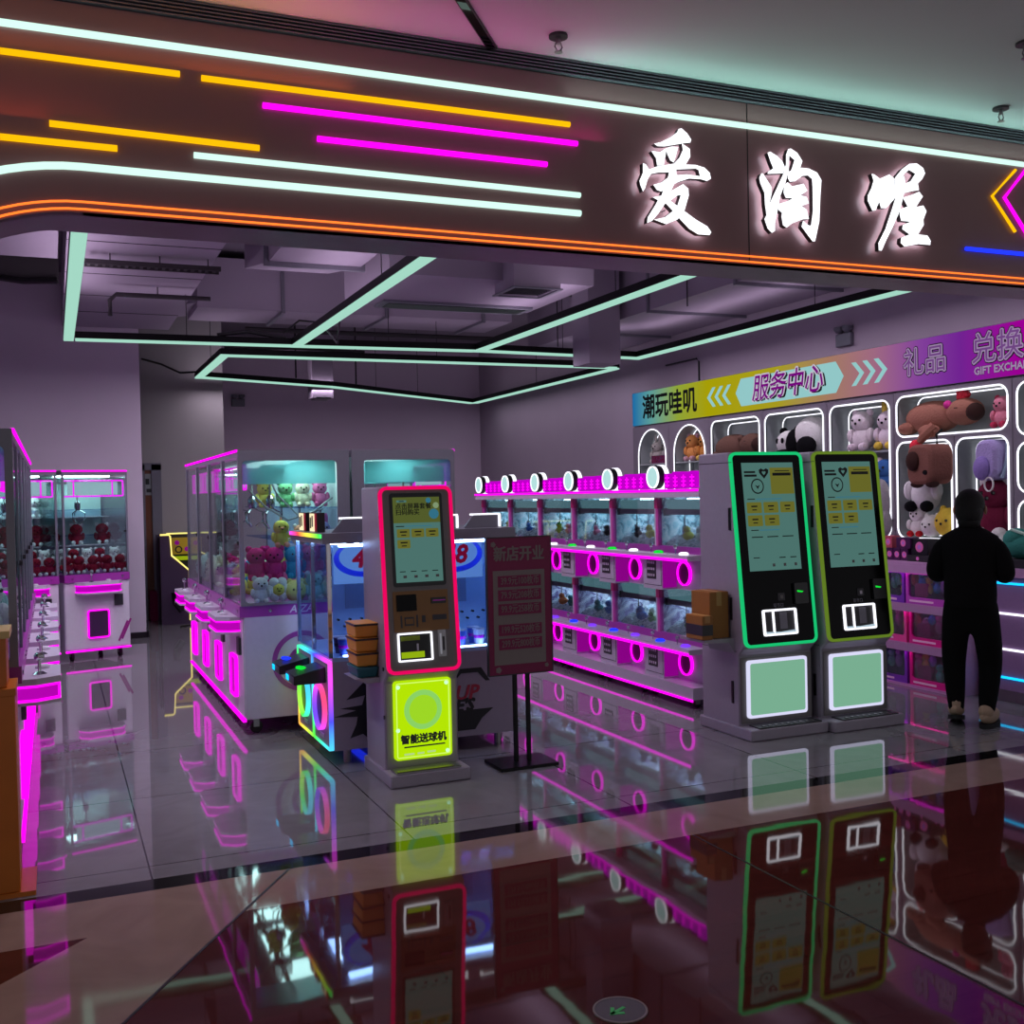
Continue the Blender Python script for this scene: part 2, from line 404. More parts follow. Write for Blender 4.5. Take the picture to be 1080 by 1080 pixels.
# brush-written characters: outline of every stroke, millimetres on the panel (x from its centre, z)
BRUSH = [
 (2.99, [[(22,3512),(40,3517),(74,3494),(97,3465),(90,3449),(52,3442),(-65,3413),(-106,3410),(-126,3420),(-85,3433),(-30,3462),(12,3493)],
  [(-143,3380),(-126,3382),(-93,3380),(-65,3400),(-17,3420),(-55,3393),(-71,3318),(-111,3311),(-117,3348)],
  [(-55,3395),(-17,3417),(17,3418),(2,3372),(-12,3336),(-33,3345),(-49,3373)],
  [(38,3440),(86,3416),(88,3375),(56,3328),(-20,3315),(-67,3317),(-12,3330),(22,3363),(44,3406)],
  [(-159,3286),(-101,3310),(-6,3328),(119,3337),(174,3328),(205,3304),(212,3275),(187,3260),(145,3281),(136,3312),(118,3318),(1,3301),(-41,3283),(-102,3277),(-149,3264),(-170,3233),(-184,3191),(-198,3170),(-214,3206),(-217,3223),(-196,3265),(-195,3314),(-178,3310)],
  [(145,3281),(187,3260),(145,3266),(75,3262),(13,3239),(-42,3210),(-91,3180),(-117,3186),(-137,3210),(-89,3226),(-48,3256),(-44,3280),(0,3284),(7,3273),(62,3282)],
  [(1,3301),(-1,3249),(-33,3188),(-65,3127),(-113,3064),(-148,3027),(-178,3013),(-174,3042),(-126,3110),(-112,3134),(-142,3146),(-91,3159),(-70,3208),(-48,3262),(-41,3286)],
  [(-33,3188),(40,3230),(71,3209),(73,3174),(44,3092),(2,3045),(-67,3016),(-138,3033),(-73,3050),(-25,3086),(3,3115),(25,3173),(4,3168),(-44,3134),(-64,3133)],
  [(-71,3126),(-44,3140),(44,3092),(112,3054),(182,3024),(206,2996),(195,2980),(125,2978),(70,3003),(16,3049),(-25,3086)]]),
 (3.71, [[(-145,3448),(-128,3456),(-83,3438),(-49,3413),(-32,3381),(-47,3348),(-147,3336),(-144,3347),(-109,3368),(-125,3400)],
  [(-188,3334),(-178,3335),(-155,3307),(-125,3270),(-122,3237),(-140,3173),(-87,3268),(-44,3346),(-25,3399),(-24,3450),(-9,3482),(8,3487),(50,3469),(84,3427),(69,3391),(27,3375),(6,3368),(13,3380),(31,3427),(-3,3449),(-9,3361),(-31,3302),(-67,3225),(-90,3132),(-105,3075),(-106,3035),(-126,3022),(-153,3043),(-173,3092),(-159,3115),(-168,3171),(-170,3232),(-196,3281),(-202,3308)],
  [(-9,3361),(27,3375),(69,3390),(126,3391),(182,3374),(210,3336),(201,3249),(191,3110),(160,2998),(142,2997),(70,3071),(81,3104),(119,3081),(134,3082),(149,3164),(149,3290),(146,3336),(118,3353),(82,3347),(32,3313),(-3,3307),(-16,3326)],
  [(-41,3287),(-17,3303),(11,3283),(53,3295),(89,3304),(113,3269),(66,3240),(108,3235),(122,3202),(72,3183),(107,3166),(120,3116),(81,3112),(7,3084),(-29,3058),(-53,3068),(-62,3112),(-59,3135),(-82,3150),(-89,3178),(-19,3201),(16,3221),(-32,3217),(-46,3244)]]),
 (4.47, [[(-199,3405),(-180,3404),(-139,3384),(-70,3414),(-32,3394),(-42,3274),(-97,3222),(-135,3219),(-146,3253),(-161,3228),(-173,3204),(-196,3199),(-229,3252),(-228,3281),(-201,3325),(-185,3368)],
  [(-28,3401),(23,3453),(78,3489),(133,3497),(180,3475),(194,3446),(171,3411),(139,3383),(146,3345),(91,3334),(28,3316),(37,3371),(84,3390),(120,3436),(74,3454),(38,3428),(14,3375),(-19,3300),(-42,3274)],
  [(38,3416),(45,3378),(36,3320),(3,3218),(-53,3118),(-100,3043),(-136,2979),(-156,2980),(-158,3021),(-107,3102),(-59,3213),(-18,3312),(14,3381)],
  [(24,3292),(90,3313),(146,3336),(173,3311),(120,3246),(176,3260),(199,3229),(174,3178),(177,3149),(133,3091),(204,3090),(227,3061),(223,3037),(132,3036),(30,3014),(3,3033),(8,3063),(70,3086),(16,3112),(21,3136),(79,3159),(9,3159),(-1,3194),(3,3224),(58,3244)]]),
]
LETF = emi('character_face', (248, 250, 255), 1.6); LETB = emi('character_back_halo', (235, 238, 255), 4.)
for cx, strokes in BRUSH:
    it = []
    for k, st in enumerate(strokes):
        q = [(cx + a / 1000, b / 1000) for a, b in st]
        v, f = prism(q, 'xz', -.06 - .0006 * k, -.03)
        it += [((v, [f[0]]), LETF), ((v, [f[1]]), LETB), ((v, f[2:]), DARK)]
    ch = add('character', it, sg, smooth=False)
    part('standoff', STEEL, ch, cyl((q[0][0] + .02, -.03, q[0][1] - .03), (q[0][0] + .02, 0, q[0][1] - .03), .004, 6))

# sprinklers and slot light in the mall soffit
def sprinkler(loc, label):
    t = thing('ceiling_sprinkler', label, 'sprinkler', loc, 0, 'sprinklers in the soffit')
    part('escutcheon', DARK, t, lathe([(.045, -.012), (.045, 0)]))
    part('frame_arms', STEEL, t, cyl((0, 0, -.04), (0, 0, -.01), .012, 8), tube([(-.012, 0, -.035), (-.02, 0, -.055), (-.005, 0, -.075)], .004, 5), tube([(.012, 0, -.035), (.02, 0, -.055), (.005, 0, -.075)], .004, 5))
    part('deflector', STEEL, t, lathe([(.02, -.08), (.02, -.077)]))
sprinkler((2.24, 4.55, 3.8), 'fire sprinkler beside the slot in the pink lit part of the soffit')
sprinkler((5.04, 4.54, 3.8), 'fire sprinkler just above the right end of the brown fascia')
sprinkler((4.42, 3.83, 3.8), 'fire sprinkler at the right edge of the photo in the soffit')
sl = thing('slot_diffuser', 'narrow dark glossy slot in the soffit near the top centre', 'air slot', (2.0, 4.78, 3.8), math.atan2(-.41 * -1, .31) )
part('slot_frame', DARK, sl, box(-1.6, 0, -.024, .024, -.012, 0))
part('slot_glass', mat('glossy_black_slot', (20, 16, 20), .03, .6), sl, box(-1.59, -.01, -.018, .018, -.014, -.012))
# ------------------------------------------------------------------ suspended light frames
def bar(parent, p, q, z=3.25, w=.05):
    a, b = Vector((p[0], p[1], 0)), Vector((q[0], q[1], 0)); d_ = (b - a); L = d_.length; rz = math.atan2(d_.y, d_.x)
    o = part('light_bar', BLKM, parent, box(-w, L + w, -w, w, .02, .085)); o.location = (p[0], p[1], z); o.rotation_euler.z = rz
    part('diffuser', MINT, o, box(-w, L + w, -w + .004, w - .004, 0, .019))
    return o
def wires(parent, pts, z=3.335, top=4.4):
    parts('suspension_wire', BLKM, parent, *[cyl((x, y, z), (x, y, top), .004, 5) for x, y in pts])
f1 = thing('light_frame', 'large comb shaped frame of pale mint light bars hanging across the front of the shop', 'ceiling light')
bar(f1, (.19, 11.35), (.19, 5.3)); bar(f1, (.3, 11.35), (2.3, 11.27)); bar(f1, (2.4, 11.27), (2.36, 5.3)); bar(f1, (2.5, 11.27), (4.32, 11.17))
bar(f1, (4.42, 11.15), (4.43, 5.3)); bar(f1, (4.52, 11.16), (6.44, 11.29)); bar(f1, (6.54, 11.3), (6.5, 5.3))
wires(f1, [(.19, 8), (2.38, 8), (4.43, 8), (6.52, 8), (1.3, 11.31), (3.4, 11.22), (5.5, 11.22)])
parts('cable', BLK, f1, tube([(2.2, 10.9, 3.34), (2.3, 10.6, 3.42), (2.42, 10.2, 3.34), (2.5, 9.9, 3.1), (2.46, 9.6, 3.34)], .01, 6), tube([(1.6, 11.3, 3.35), (1.9, 11.3, 3.4), (2.3, 11.3, 3.34)], .02, 6))
f2 = thing('light_frame', 'rectangular frame of light bars hanging deeper in the shop before the back wall', 'ceiling light')
bar(f2, (1.8, 14.44), (1.8, 12.2)); bar(f2, (1.9, 12.2), (6.7, 12.24)); bar(f2, (6.79, 12.34), (6.83, 17.41)); bar(f2, (1.9, 14.46), (3.7, 15.25)); bar(f2, (3.75, 15.27), (6.75, 17.48))
wires(f2, [(1.8, 13.3), (4.3, 12.22), (6.8, 14.8), (4.6, 15.9), (5.5, 16.6)])
parts('cable', BLK, f2, tube([(1.06, 13.95, 3.42), (1.3, 14.1, 3.38), (1.55, 14.3, 3.3), (1.8, 14.4, 3.33)], .014, 6), tube([(1.8, 12.2, 3.35), (2.6, 12.2, 3.37), (3.4, 12.2, 3.35)], .02, 6))
# ------------------------------------------------------------------ ducts and services under the ceiling slab
def ductbox(label, shapes, name='air_duct', cat='duct', m=DUCT):
    o = thing(name, label, cat); part('casing', m, o, *shapes, smooth=False); return o
d1 = ductbox('wide flat lilac duct over the left wall with seams across its underside', [box(.16, 1.36, 5.4, 13.7, 3.75, 4.25)])
parts('seam', DUCTD, d1, *[box(.16, 1.36, y, y + .012, 3.746, 3.75) for y in (7.2, 9.2, 10.5, 11.6, 12.6)])
t = tag(part('cable_tray', DUCTD, None, *([box(.3, 1.4, 9.55, 9.57, 3.64, 3.68), box(.3, 1.4, 9.68, 9.7, 3.64, 3.68)] + [box(.32 + .06 * i, .345 + .06 * i, 9.57, 9.68, 3.645, 3.655) for i in range(18)] + [cyl((x, 9.62, 3.64), (x, 9.62, 3.75), .006, 5) for x in (.5, .9, 1.3)])), 'perforated cable tray under the wide left duct', 'cable tray')
tag(part('sprinkler_pipe', DUCTD, None, tube([(1.5, 11.0, 3.66), (.62, 11.0, 3.66), (.56, 11.0, 3.6), (.56, 11., 3.45)], .022, 8), cyl((1.0, 11, 3.66), (1.0, 11, 3.75), .006, 5)), 'thin bent pipe under the wide left duct', 'pipe')
d2 = ductbox('boxy duct with slanted end left of the second light bar', [box(1.78, 2.6, 7.0, 9.4, 3.72, 4.2), prism([(9.4, 3.72), (9.4, 4.2), (10.6, 4.2), (10.6, 3.9)], 'yz', 1.78, 2.6)])
part('flange', GREYF, d2, box(1.74, 2.64, 9.38, 9.42, 3.68, 4.22))
d3 = ductbox('long cross duct behind the boxy duct over the middle of the shop', [box(1.5, 5.2, 12.0, 12.9, 3.75, 4.3), prism([(1.5, 12.0), (1.5, 12.9), (.9, 13.6), (.7, 13.1)], 'xy', 3.8, 4.25)])
parts('flange', GREYF, d3, *[box(x, x + .04, 11.97, 12.93, 3.72, 4.33) for x in (2.4, 3.6, 4.8)])
d4 = ductbox('large duct with a long slot grille facing down in the middle of the ceiling', [box(2.75, 4.75, 9.0, 10.55, 3.6, 4.35)])
part('slot_frame', GREYF, d4, box(3.05, 4.66, 10.2, 10.55, 3.575, 3.6)); part('slot', BLK, d4, box(3.12, 4.6, 10.26, 10.5, 3.57, 3.576))
d5 = ductbox('long lilac duct running above the right wall with a pale underside', [box(5.95, 7.2, 5.4, 13.2, 3.6, 4.35)])
parts('flange', GREYF, d5, *[box(5.93, 7.2, y, y + .04, 3.57, 4.37) for y in (6.9, 8.4, 10.0, 11.6)])
parts('hanger_rod', DARK, d5, *[cyl((5.91, y, 3.5), (5.91, y, 4.4), .008, 5) for y in (7.6, 9.2, 10.8, 12.2)])
v1 = ductbox('small square vent box hanging above the sign stand', [holed(3.82, 4.28, 8.75, 9.2, [(3.86, 8.79), (4.24, 8.79), (4.24, 9.16), (3.86, 9.16)], 'xy', 3.5, 4.4)], 'vent_box', 'vent')
part('vent_grille', DARK, v1, *[box(3.86, 4.24, 8.8 + .05 * i, 8.81 + .05 * i, 3.51, 3.54) for i in range(8)]); part('trim_ring', GREYF, v1, frame(3.8, 4.3, 8.73, 9.22, .01, .04, 'xy', 3.49, 3.5))
ductbox('square lilac drop duct hanging down before the inner light frame', [box(5.47, 5.86, 10.5, 10.9, 3.08, 4.4)], 'drop_duct')
o = ductbox('slim drop duct hanging before the back wall with a slot at its foot', [box(3.55, 3.86, 15.6, 15.9, 3.13, 4.4)], 'drop_duct')
part('slot', BLK, o, box(3.6, 3.82, 15.58, 15.92, 3.12, 3.14))
sf = ductbox('lilac boxed duct with a dark louvred grille above the left wall', [box(-1.28, .1, 6.0, 10.2, 3.8, 4.3)], 'ceiling_duct')
part('grille', DARK, sf, box(-1.1, -.12, 8.75, 8.98, 3.79, 3.8)); part('louvre', GREYF, sf, box(-1.14, -.08, 8.7, 8.75, 3.785, 3.8), box(-1.14, -.08, 8.98, 9.03, 3.785, 3.8), *[box(-1.08 + .09 * i, -1.05 + .09 * i, 8.75, 8.98, 3.78, 3.79) for i in range(11)])
tag(add('cable_duct', [(box(-.5, .12, 11.4, 11.6, 3.85, 4.4), DUCTD), (tube([(-.5, 11.37, 3.84), (-.2, 11.37, 3.81), (.1, 11.37, 3.83)], .03, 6), BLK)]), 'dark bundle of cables behind the louvred duct', 'cables')
tag(part('ceiling_pipe', DUCTD, None, tube([(2.2, 13.2, 3.72), (5.6, 13.2, 3.72)], .03, 8)), 'long thin pipe running across under the ceiling before the back wall', 'pipe')
tag(part('ceiling_pipe', DARK, None, tube([(4.75, 11.05, 3.95), (5.95, 11.05, 3.95)], .05, 8)), 'thick dark pipe right of the slot grille duct', 'pipe')
tag(part('ceiling_pipe', DARK, None, tube([(4.75, 11.2, 4.1), (5.95, 11.2, 4.1)], .03, 8)), 'thin dark pipe above the thick one right of the slot grille duct', 'pipe')
tag(part('hanging_rod', BLK, None, cyl((3.1, 14.6, 3.3), (3.1, 14.6, 4.4), .012, 6)), 'black rod hanging left above the inner light frame', 'hanger')
tag(part('hanging_rod', BLK, None, cyl((4.1, 15.2, 3.3), (4.1, 15.2, 4.4), .012, 6)), 'black rod hanging right of the first above the inner light frame', 'hanger')
tag(part('hanging_cable', BLK, None, tube([(7.18, 11.7, 3.24), (7.18, 11.0, 3.24), (7.18, 10.95, 3.2), (7.18, 10.95, 2.95)], .012, 6)), 'thin black cable dropping behind the left end of the gradient sign', 'cable')
def elight(loc, rz, label):
    t = thing('emergency_light', label, 'emergency light', loc, rz)
    part('housing', GREYF, t, box(-.11, .11, -.05, 0, -.08, .05), bevel=.01)
    for s in (-1, 1): part('lamp_head', GREYF, t, lathe([(.03, 0), (.055, .03), (.055, .06), (.02, .065)], (s * .06, -.04, .055), 12))
elight((2.9, 18.3, 3.3), 0, 'twin headed emergency light high on the back wall')
elight((7.25, 8.43, 3.12), -PI / 2, 'twin headed emergency light on the right wall above the gradient sign')

# ------------------------------------------------------------------ plush toys
PC = {}
def pc(rgb):
    k = 'plush_%d_%d_%d' % rgb
    return mat(k, rgb, .95, 0, .12, 60, .1, 0, .6)
EYE = mat('toy_eye', (10, 10, 12), .2)
NOSE = mat('toy_nose', (60, 30, 30), .5)
def plush(kind, label, loc, s, c1, c2=None, rz=0., group=None, name=None, eyes=True):
    c2 = c2 or c1; m1, m2 = pc(c1), pc(c2)
    if kind == 'ball':
        t = thing(name or 'plush_ball', label, 'plush toy', loc, rz, group)
        part('body', m1, t, ell((0, 0, .5 * s), .5 * s)); parts('ear', m2, t, ell((-.25 * s, 0, .93 * s), (.13 * s, .09 * s, .14 * s), 8, 6), ell((.25 * s, 0, .93 * s), (.13 * s, .09 * s, .14 * s), 8, 6))
        if eyes: part('face', EYE, t, ell((-.17 * s, -.45 * s, .58 * s), .05 * s, 6, 5), ell((.17 * s, -.45 * s, .58 * s), .05 * s, 6, 5), ell((0, -.49 * s, .47 * s), .045 * s, 6, 5))
    elif kind == 'flower':
        t = thing(name or 'plush_flower', label, 'plush toy', loc, rz, group)
        part('petal', m1, t, *[ell((.3 * s * math.cos(a), 0, .5 * s + .3 * s * math.sin(a)), (.2 * s, .17 * s, .2 * s), 10, 7) for a in [PI * 2 * i / 6 for i in range(6)]])
        part('centre', m2, t, ell((0, -.08 * s, .5 * s), (.24 * s, .17 * s, .24 * s), 12, 8))
        part('face', EYE, t, ell((-.07 * s, -.25 * s, .55 * s), .028 * s, 6, 5), ell((.07 * s, -.25 * s, .55 * s), .028 * s, 6, 5), ell((0, -.25 * s, .45 * s), (.06 * s, .02 * s, .02 * s), 6, 5))
    else:
        t = thing(name or ('plush_rabbit' if kind == 'rabbit' else 'plush_bear'), label, 'plush toy', loc, rz, group)
        part('body', m1, t, ell((0, 0, .3 * s), (.27 * s, .23 * s, .3 * s)))
        part('head', m1, t, ell((0, -.03 * s, .7 * s), (.28 * s, .24 * s, .25 * s)))
        if kind == 'rabbit': es = [ell((q * .13 * s, 0, 1.05 * s), (.08 * s, .05 * s, .22 * s), 8, 7) for q in (-1, 1)]
        elif kind == 'chick': es = [ell((0, -.27 * s, .68 * s), (.07 * s, .08 * s, .04 * s), 8, 6), ell((0, 0, 1.0 * s), (.04 * s, .04 * s, .1 * s), 8, 6)]
        else: es = [ell((q * .2 * s, 0, .9 * s), (.1 * s, .07 * s, .1 * s), 8, 7) for q in (-1, 1)]
        (part if kind == 'chick' else parts)('beak' if kind == 'chick' else 'ear', m2, t, *es)
        parts('arm', m1, t, ell((-.28 * s, -.08 * s, .38 * s), (.09 * s, .12 * s, .17 * s), 8, 7), ell((.28 * s, -.08 * s, .38 * s), (.09 * s, .12 * s, .17 * s), 8, 7))
        parts('foot', m2, t, ell((-.16 * s, -.2 * s, .1 * s), (.1 * s, .14 * s, .1 * s), 8, 7), ell((.16 * s, -.2 * s, .1 * s), (.1 * s, .14 * s, .1 * s), 8, 7))
        if eyes: part('face', EYE, t, ell((-.1 * s, -.25 * s, .73 * s), .032 * s, 6, 5), ell((.1 * s, -.25 * s, .73 * s), .032 * s, 6, 5), ell((0, -.27 * s, .65 * s), .035 * s, 6, 5))
    return t
# ------------------------------------------------------------------ big claw machines
ord_ = ['nearest', 'second nearest', 'third nearest', 'fourth nearest', 'fifth nearest', 'farthest']
INNER = mat('pale_cabinet_lining', (190, 215, 212), .4)
def caster(p, x, y, r=.04):
    c = part('caster', RUB, p, cyl((x - .015, y, r), (x + .015, y, r), r, 14))
    part('fork', STEEL, c, box(x - .022, x - .017, y - .02, y + .02, r, .11), box(x + .017, x + .022, y - .02, y + .02, r, .11), box(x - .03, x + .03, y - .03, y + .03, .1, .11))
def claw(parent, x, y, z, s=1.):
    c = part('claw', CHR, parent, lathe([(.03 * s, 0), (.045 * s, .03 * s), (.045 * s, .1 * s), (.02 * s, .13 * s)], (x, y, z), 12))
    for k in range(3):
        a = PI / 2 + k * 2 * PI / 3; ca, sa = math.cos(a), math.sin(a)
        part('prong', CHR, c, tube([(x + ca * .03 * s, y + sa * .03 * s, z), (x + ca * .11 * s, y + sa * .11 * s, z - .04 * s), (x + ca * .1 * s, y + sa * .1 * s, z - .13 * s), (x + ca * .03 * s, y + sa * .03 * s, z - .18 * s)], .008 * s, 6))
    return c
W = .78
def claw_machine(label, loc, rz, group):
    h = W / 2
    t = thing('claw_machine', label, 'claw machine', loc, rz, group)
    for x in (-h + .1, h - .1):
        for y in (.1, .7): caster(t, x, y, .045)
    part('cabinet', LIL, t, box(-h, h, .02, .78, .115, .83))
    part('front_panel', WHT, t, box(-h + .01, h - .01, .01, .02, .13, .82))
    part('base_led', MAG, t, box(-h, h, -.004, .02, .098, .116))
    part('band', PURB, t, box(-h, h, -.01, .785, .83, .91))
    parts('screw', CHR, t, *[cyl((x, -.016, .87), (x, -.008, .87), .012, 8) for x in (-.3, .3)])
    d_ = part('prize_door', mat('smoky_door', (70, 40, 80), .15), t, prism(rrect(-.115, .115, .245, .515, .02), 'xz', .0, .012))
    part('door_led', MAG, d_, frame(-.13, .13, .23, .53, .03, .014, 'xz', -.016, .01))
    c = part('console', LIL, t, prism([(-.27, .02), (.27, .02), (.27, -.06), (.2, -.15), (-.2, -.15), (-.27, -.06)], 'xy', .80, .83), prism([(-.27, .02), (.27, .02), (.27, -.06), (.2, -.15), (-.2, -.15), (-.27, -.06)], 'xy', .705, .72))
    part('console_led', MAG, c, *[prism([(-.268, .02), (.268, .02), (.268, -.06), (.198, -.148), (-.198, -.148), (-.268, -.06)], 'xy', a, b) for a, b in ((.721, .733), (.787, .799))])
    part('console_skirt', MAGS, c, prism([(-.258, .02), (.258, .02), (.258, -.055), (.19, -.138), (-.19, -.138), (-.258, -.055)], 'xy', .733, .787))
    part('joystick', CHR, c, cyl((-.1, -.07, .83), (-.1, -.07, .9), .007, 8), ell((-.1, -.07, .915), .022, 10, 7), lathe([(.03, 0), (.015, .012)], (-.1, -.07, .83), 12))
    part('button', WHT, c, lathe([(.03, 0), (.03, .012), (.02, .02)], (.1, -.08, .83), 14))
    part('coin_slot', DARK, t, box(.2, .3, -.01, .012, .56, .68))
    parts('post', GREYF, t, *[box(x - .012, x + .012, 0, .024, .91, 1.96) for x in (-h + .012, h - .012)], box(-h, -h + .024, .75, .78, .91, 1.96), box(h - .024, h, .75, .78, .91, 1.96))
    part('front_glass', GLS, t, box(-h + .024, h - .024, .006, .012, .91, 1.93))
    part('lock', BLK, t, cyl((h - .04, -.01, 1.35), (h - .04, .004, 1.35), .014, 8))
    hd = part('header_screen', WDIM, t, box(-.3, .3, .07, .08, 1.74, 1.88))
    part('header_led', MAG, hd, frame(-.37, .37, 1.72, 1.9, .02, .016, 'xz', .055, .065), box(-.24, -.225, .055, .065, 1.72, 1.9), box(.225, .24, .055, .065, 1.72, 1.9))
    part('roof', GREYF, t, box(-h, h, 0, .78, 1.95, 2.0))
    part('roof_led', MAG, t, box(-h, h, -.008, .006, 1.985, 2.003))
    part('back_wall', INNER, t, box(-h, h, .76, .775, .91, 1.95))
    part('lamp', emi('cabinet_lamp', (210, 250, 250), 10.), t, box(-.3, .3, .3, .55, 1.935, 1.949))
    parts('shelf', GLSB, t, box(-h + .03, h - .03, .55, .75, 1.3, 1.308), box(-h + .03, h - .03, .55, .75, 1.58, 1.588))
    part('gantry', STEEL, t, box(-h + .03, h - .03, .3, .33, 1.86, 1.885), box(-.16, -.04, .25, .38, 1.84, 1.91), cyl((-.1, .31, 1.66), (-.1, .31, 1.86), .008, 6))
    claw(t, -.1, .31, 1.58, .8)
    part('coil_cord', BLK, t, tube([(-.1 + .12 * math.sin(i * .5), .31 + .02 * math.cos(i), 1.85 - .02 * i + .0016 * i * i) for i in range(12)], .007, 5))
    return t
cm = claw_machine('claw machine at the near end of the centre row, purple ring on its end wall', (1.19, 7.6 + W / 2, 0), -PI / 2, 'claw machines of the centre row')
centre = [cm]
for i in range(1, 4):
    centre.append(dup(cm, 'claw machine of the centre row, %s from the end wall with the purple ring' % ('second', 'third', 'fourth')[i - 1], (1.19, 7.6 + W / 2 + W * i, 0), -PI / 2))
# left row (facing the centre row), and two machines set at an angle at the back left
for i in range(6):
    o = dup(cm, 'claw machine in the row along the left wall, %s' % ('beside the orange counter' if i == 0 else ord_[i] + ' to the orange counter'), (-.16, 5.4 + .74 / 2 + .74 * i, 0), PI / 2, 'claw machines along the left wall'); o.scale = (.74 / W, 1.18, 1)
am = dup(cm, 'free standing claw machine with red and white plush before the left wall', (.42, 12.12, 0), math.radians(17), 'angled claw machines at the left wall'); am.scale.x = .87
am2 = dup(cm, 'claw machine half hidden behind the left row, left of the one with red plush', (-.28, 11.9, 0), math.radians(17), 'angled claw machines at the left wall'); am2.scale.x = .87
# end wall trim that only the visible ends have
h = W / 2
def end_wall(t, side, logo):
    x0, x1 = (h, h + .012)
    sh = [holed(.0, .79, .91, 2.0, rrect(.03, .70, .93, 1.925, .03), 'yz', x0, x1)]
    f_ = lambda s: s if side > 0 else ([(-a, b, c) for a, b, c in s[0]], s[1])
    part('end_frame', GREYF, t, *[f_(s) for s in sh])
    part('end_glass', GLS, t, f_(box(h - .006, h - .001, .03, .69, .92, 1.93)))
    part('frosted_header', MILK, t, f_(box(h + .001, h + .004, .03, .69, 1.76, 1.925)))
    if logo:
        part('ring_logo', PURB, t, annulus(.42, .5, .215, .035, 'yz', h, h + .003, 40), annulus(.42, .5, .1, .03, 'yz', h, h + .003, 30))
        part('lettering', WHT, t, mv(text('AIZA', 0, 0, .075, bold=.001, shear=.25), h + .001, .42, .87, PI / 2))
        part('bolt', CHR, t, cyl((h, .2, .87), (h + .006, .2, .87), .012, 8))
        parts('cord', mat('white_cord', (190, 200, 200), .4), t, tube([(h - .05, .06, 1.74), (h - .07, .2, 1.6), (h - .1, .36, 1.5), (h - .08, .55, 1.56), (h - .06, .68, 1.66)], .007, 6), tube([(h - .16, .22, 1.86), (h - .14, .3, 1.68), (h - .1, .45, 1.52), (h - .1, .62, 1.58)], .007, 6))
end_wall(cm, 1, True)
o = [x for x in C.objects if x.name.startswith('claw_machine') and x.get('label', '').endswith('beside the orange counter')][0]
end_wall(o, -1, False)
for q in (am, am2):   # glazed flanks
    parts('end_glass', GLS, q, box(h - .006, h - .001, .03, .74, .92, 1.93), box(-h + .001, -h + .006, .03, .74, .92, 1.93))
    parts('shelf', WHT, q, box(-h + .03, h - .03, .5, .75, 1.19, 1.2), box(-h + .03, h - .03, .5, .75, 1.5, 1.51))
    part('pink_sticker', mat('magenta_print', (150, 40, 130), .4), q, *[mv(box(-.012, .012, 0, .002, -.12, .12), .3 + .04 * k, .008, .28 + .02 * k, ry=.5) for k in range(2)])
# the second, back to back row: only its end shows
bm_ = dup(cm, 'claw machine back to back with the centre row, frosted end window behind rose kiosk', (2.79, 7.6 + W / 2, 0), PI / 2)
bm_['group'] = 'claw machines facing the right hand row'
for ch in list(bm_.children):
    if ch.name.split('.')[0] in ('end_frame', 'end_glass', 'frosted_header', 'ring_logo', 'lettering', 'bolt', 'cord'): bpy.data.objects.remove(ch)
end_wall(bm_, -1, False)
b2 = dup(bm_, 'claw machine facing the mini machines, behind the one with the frosted end window', (2.79, 7.6 + W * 1.5, 0), PI / 2)

# ---- plush inside the machines
PK, DPK, BLU, YELP, MNT, CRM, LAV, PEA, WHP, GRP, RED, BRN = (235, 120, 175), (215, 50, 130), (50, 150, 200), (235, 225, 110), (170, 215, 205), (235, 230, 200), (200, 180, 225), (240, 170, 140), (235, 235, 238), (130, 200, 140), (190, 35, 50), (140, 100, 85)
cn = {PK: 'pink', DPK: 'deep pink', BLU: 'blue', YELP: 'yellow', MNT: 'mint', CRM: 'cream', LAV: 'lavender', PEA: 'peach', WHP: 'white', GRP: 'green', RED: 'red', BRN: 'brown'}
yb = 7.6
def inm(kind, x, y, z, s, c1, c2, what, rz=0):
    return plush(kind, what, (x, y, z), s, c1, c2, rz, 'plush in the end window of the centre row')
# end window: front row on the floor of the cabinet
for kind, x, s, c1, c2, w in (('bear', 1.35, .2, WHP, WHP, 'white plush with dark buttons at the lower left of the end window'), ('flower', 1.475, .19, WHP, YELP, 'white flower plush with a yellow smiling centre in the end window'),
                              ('ball', 1.6, .16, (225, 215, 130), (225, 215, 130), 'pale yellow round plush beside the flower plush'), ('bear', 1.735, .22, MNT, WHP, 'mint plush with big ears right of the yellow round plush'), ('ball', 1.87, .17, CRM, CRM, 'cream round plush at the right foot of the end window')):
    inm(kind, x, yb + .13, .91, s, c1, c2, w)
for x, c1, w in ((1.34, DPK, 'deep pink plush in the second row above the white buttoned one'), (1.47, DPK, 'deep pink plush above the flower plush'), (1.61, BLU, 'blue plush in the second row between the pink ones'), (1.74, PK, 'light pink plush right of the blue one'), (1.87, LAV, 'lavender plush at the right of the second row')):
    inm('bear', x, yb + .22, 1.07, .25, c1, c1, w, rnd.uniform(-.3, .3))
inm('chick', 1.53, yb + .25, 1.3, .21, YELP, PEA, 'yellow chick plush on top of the pile in the end window')
inm('bear', 1.68, yb + .3, 1.29, .18, PEA, WHP, 'peach plush lying beside the yellow chick')
inm('rabbit', 1.85, yb + .3, 1.29, .2, LAV, PK, 'lavender rabbit plush at the top right of the pile')
for i, (x, z, c1, k) in enumerate(((1.86, 1.59, PK, 'bear'), (1.73, 1.59, CRM, 'rabbit'), (1.6, 1.59, GRP, 'bear'), (1.86, 1.31, DPK, 'bear'))):
    inm(k, x, yb + .42, z, .2, c1, c1, '%s plush on the %s shelf of the end window' % (cn[c1], 'upper' if z > 1.5 else 'lower'))
inm('bear', 1.47, yb + .55, 1.59, .2, YELP, YELP, 'yellow green plush in the back of the end window')
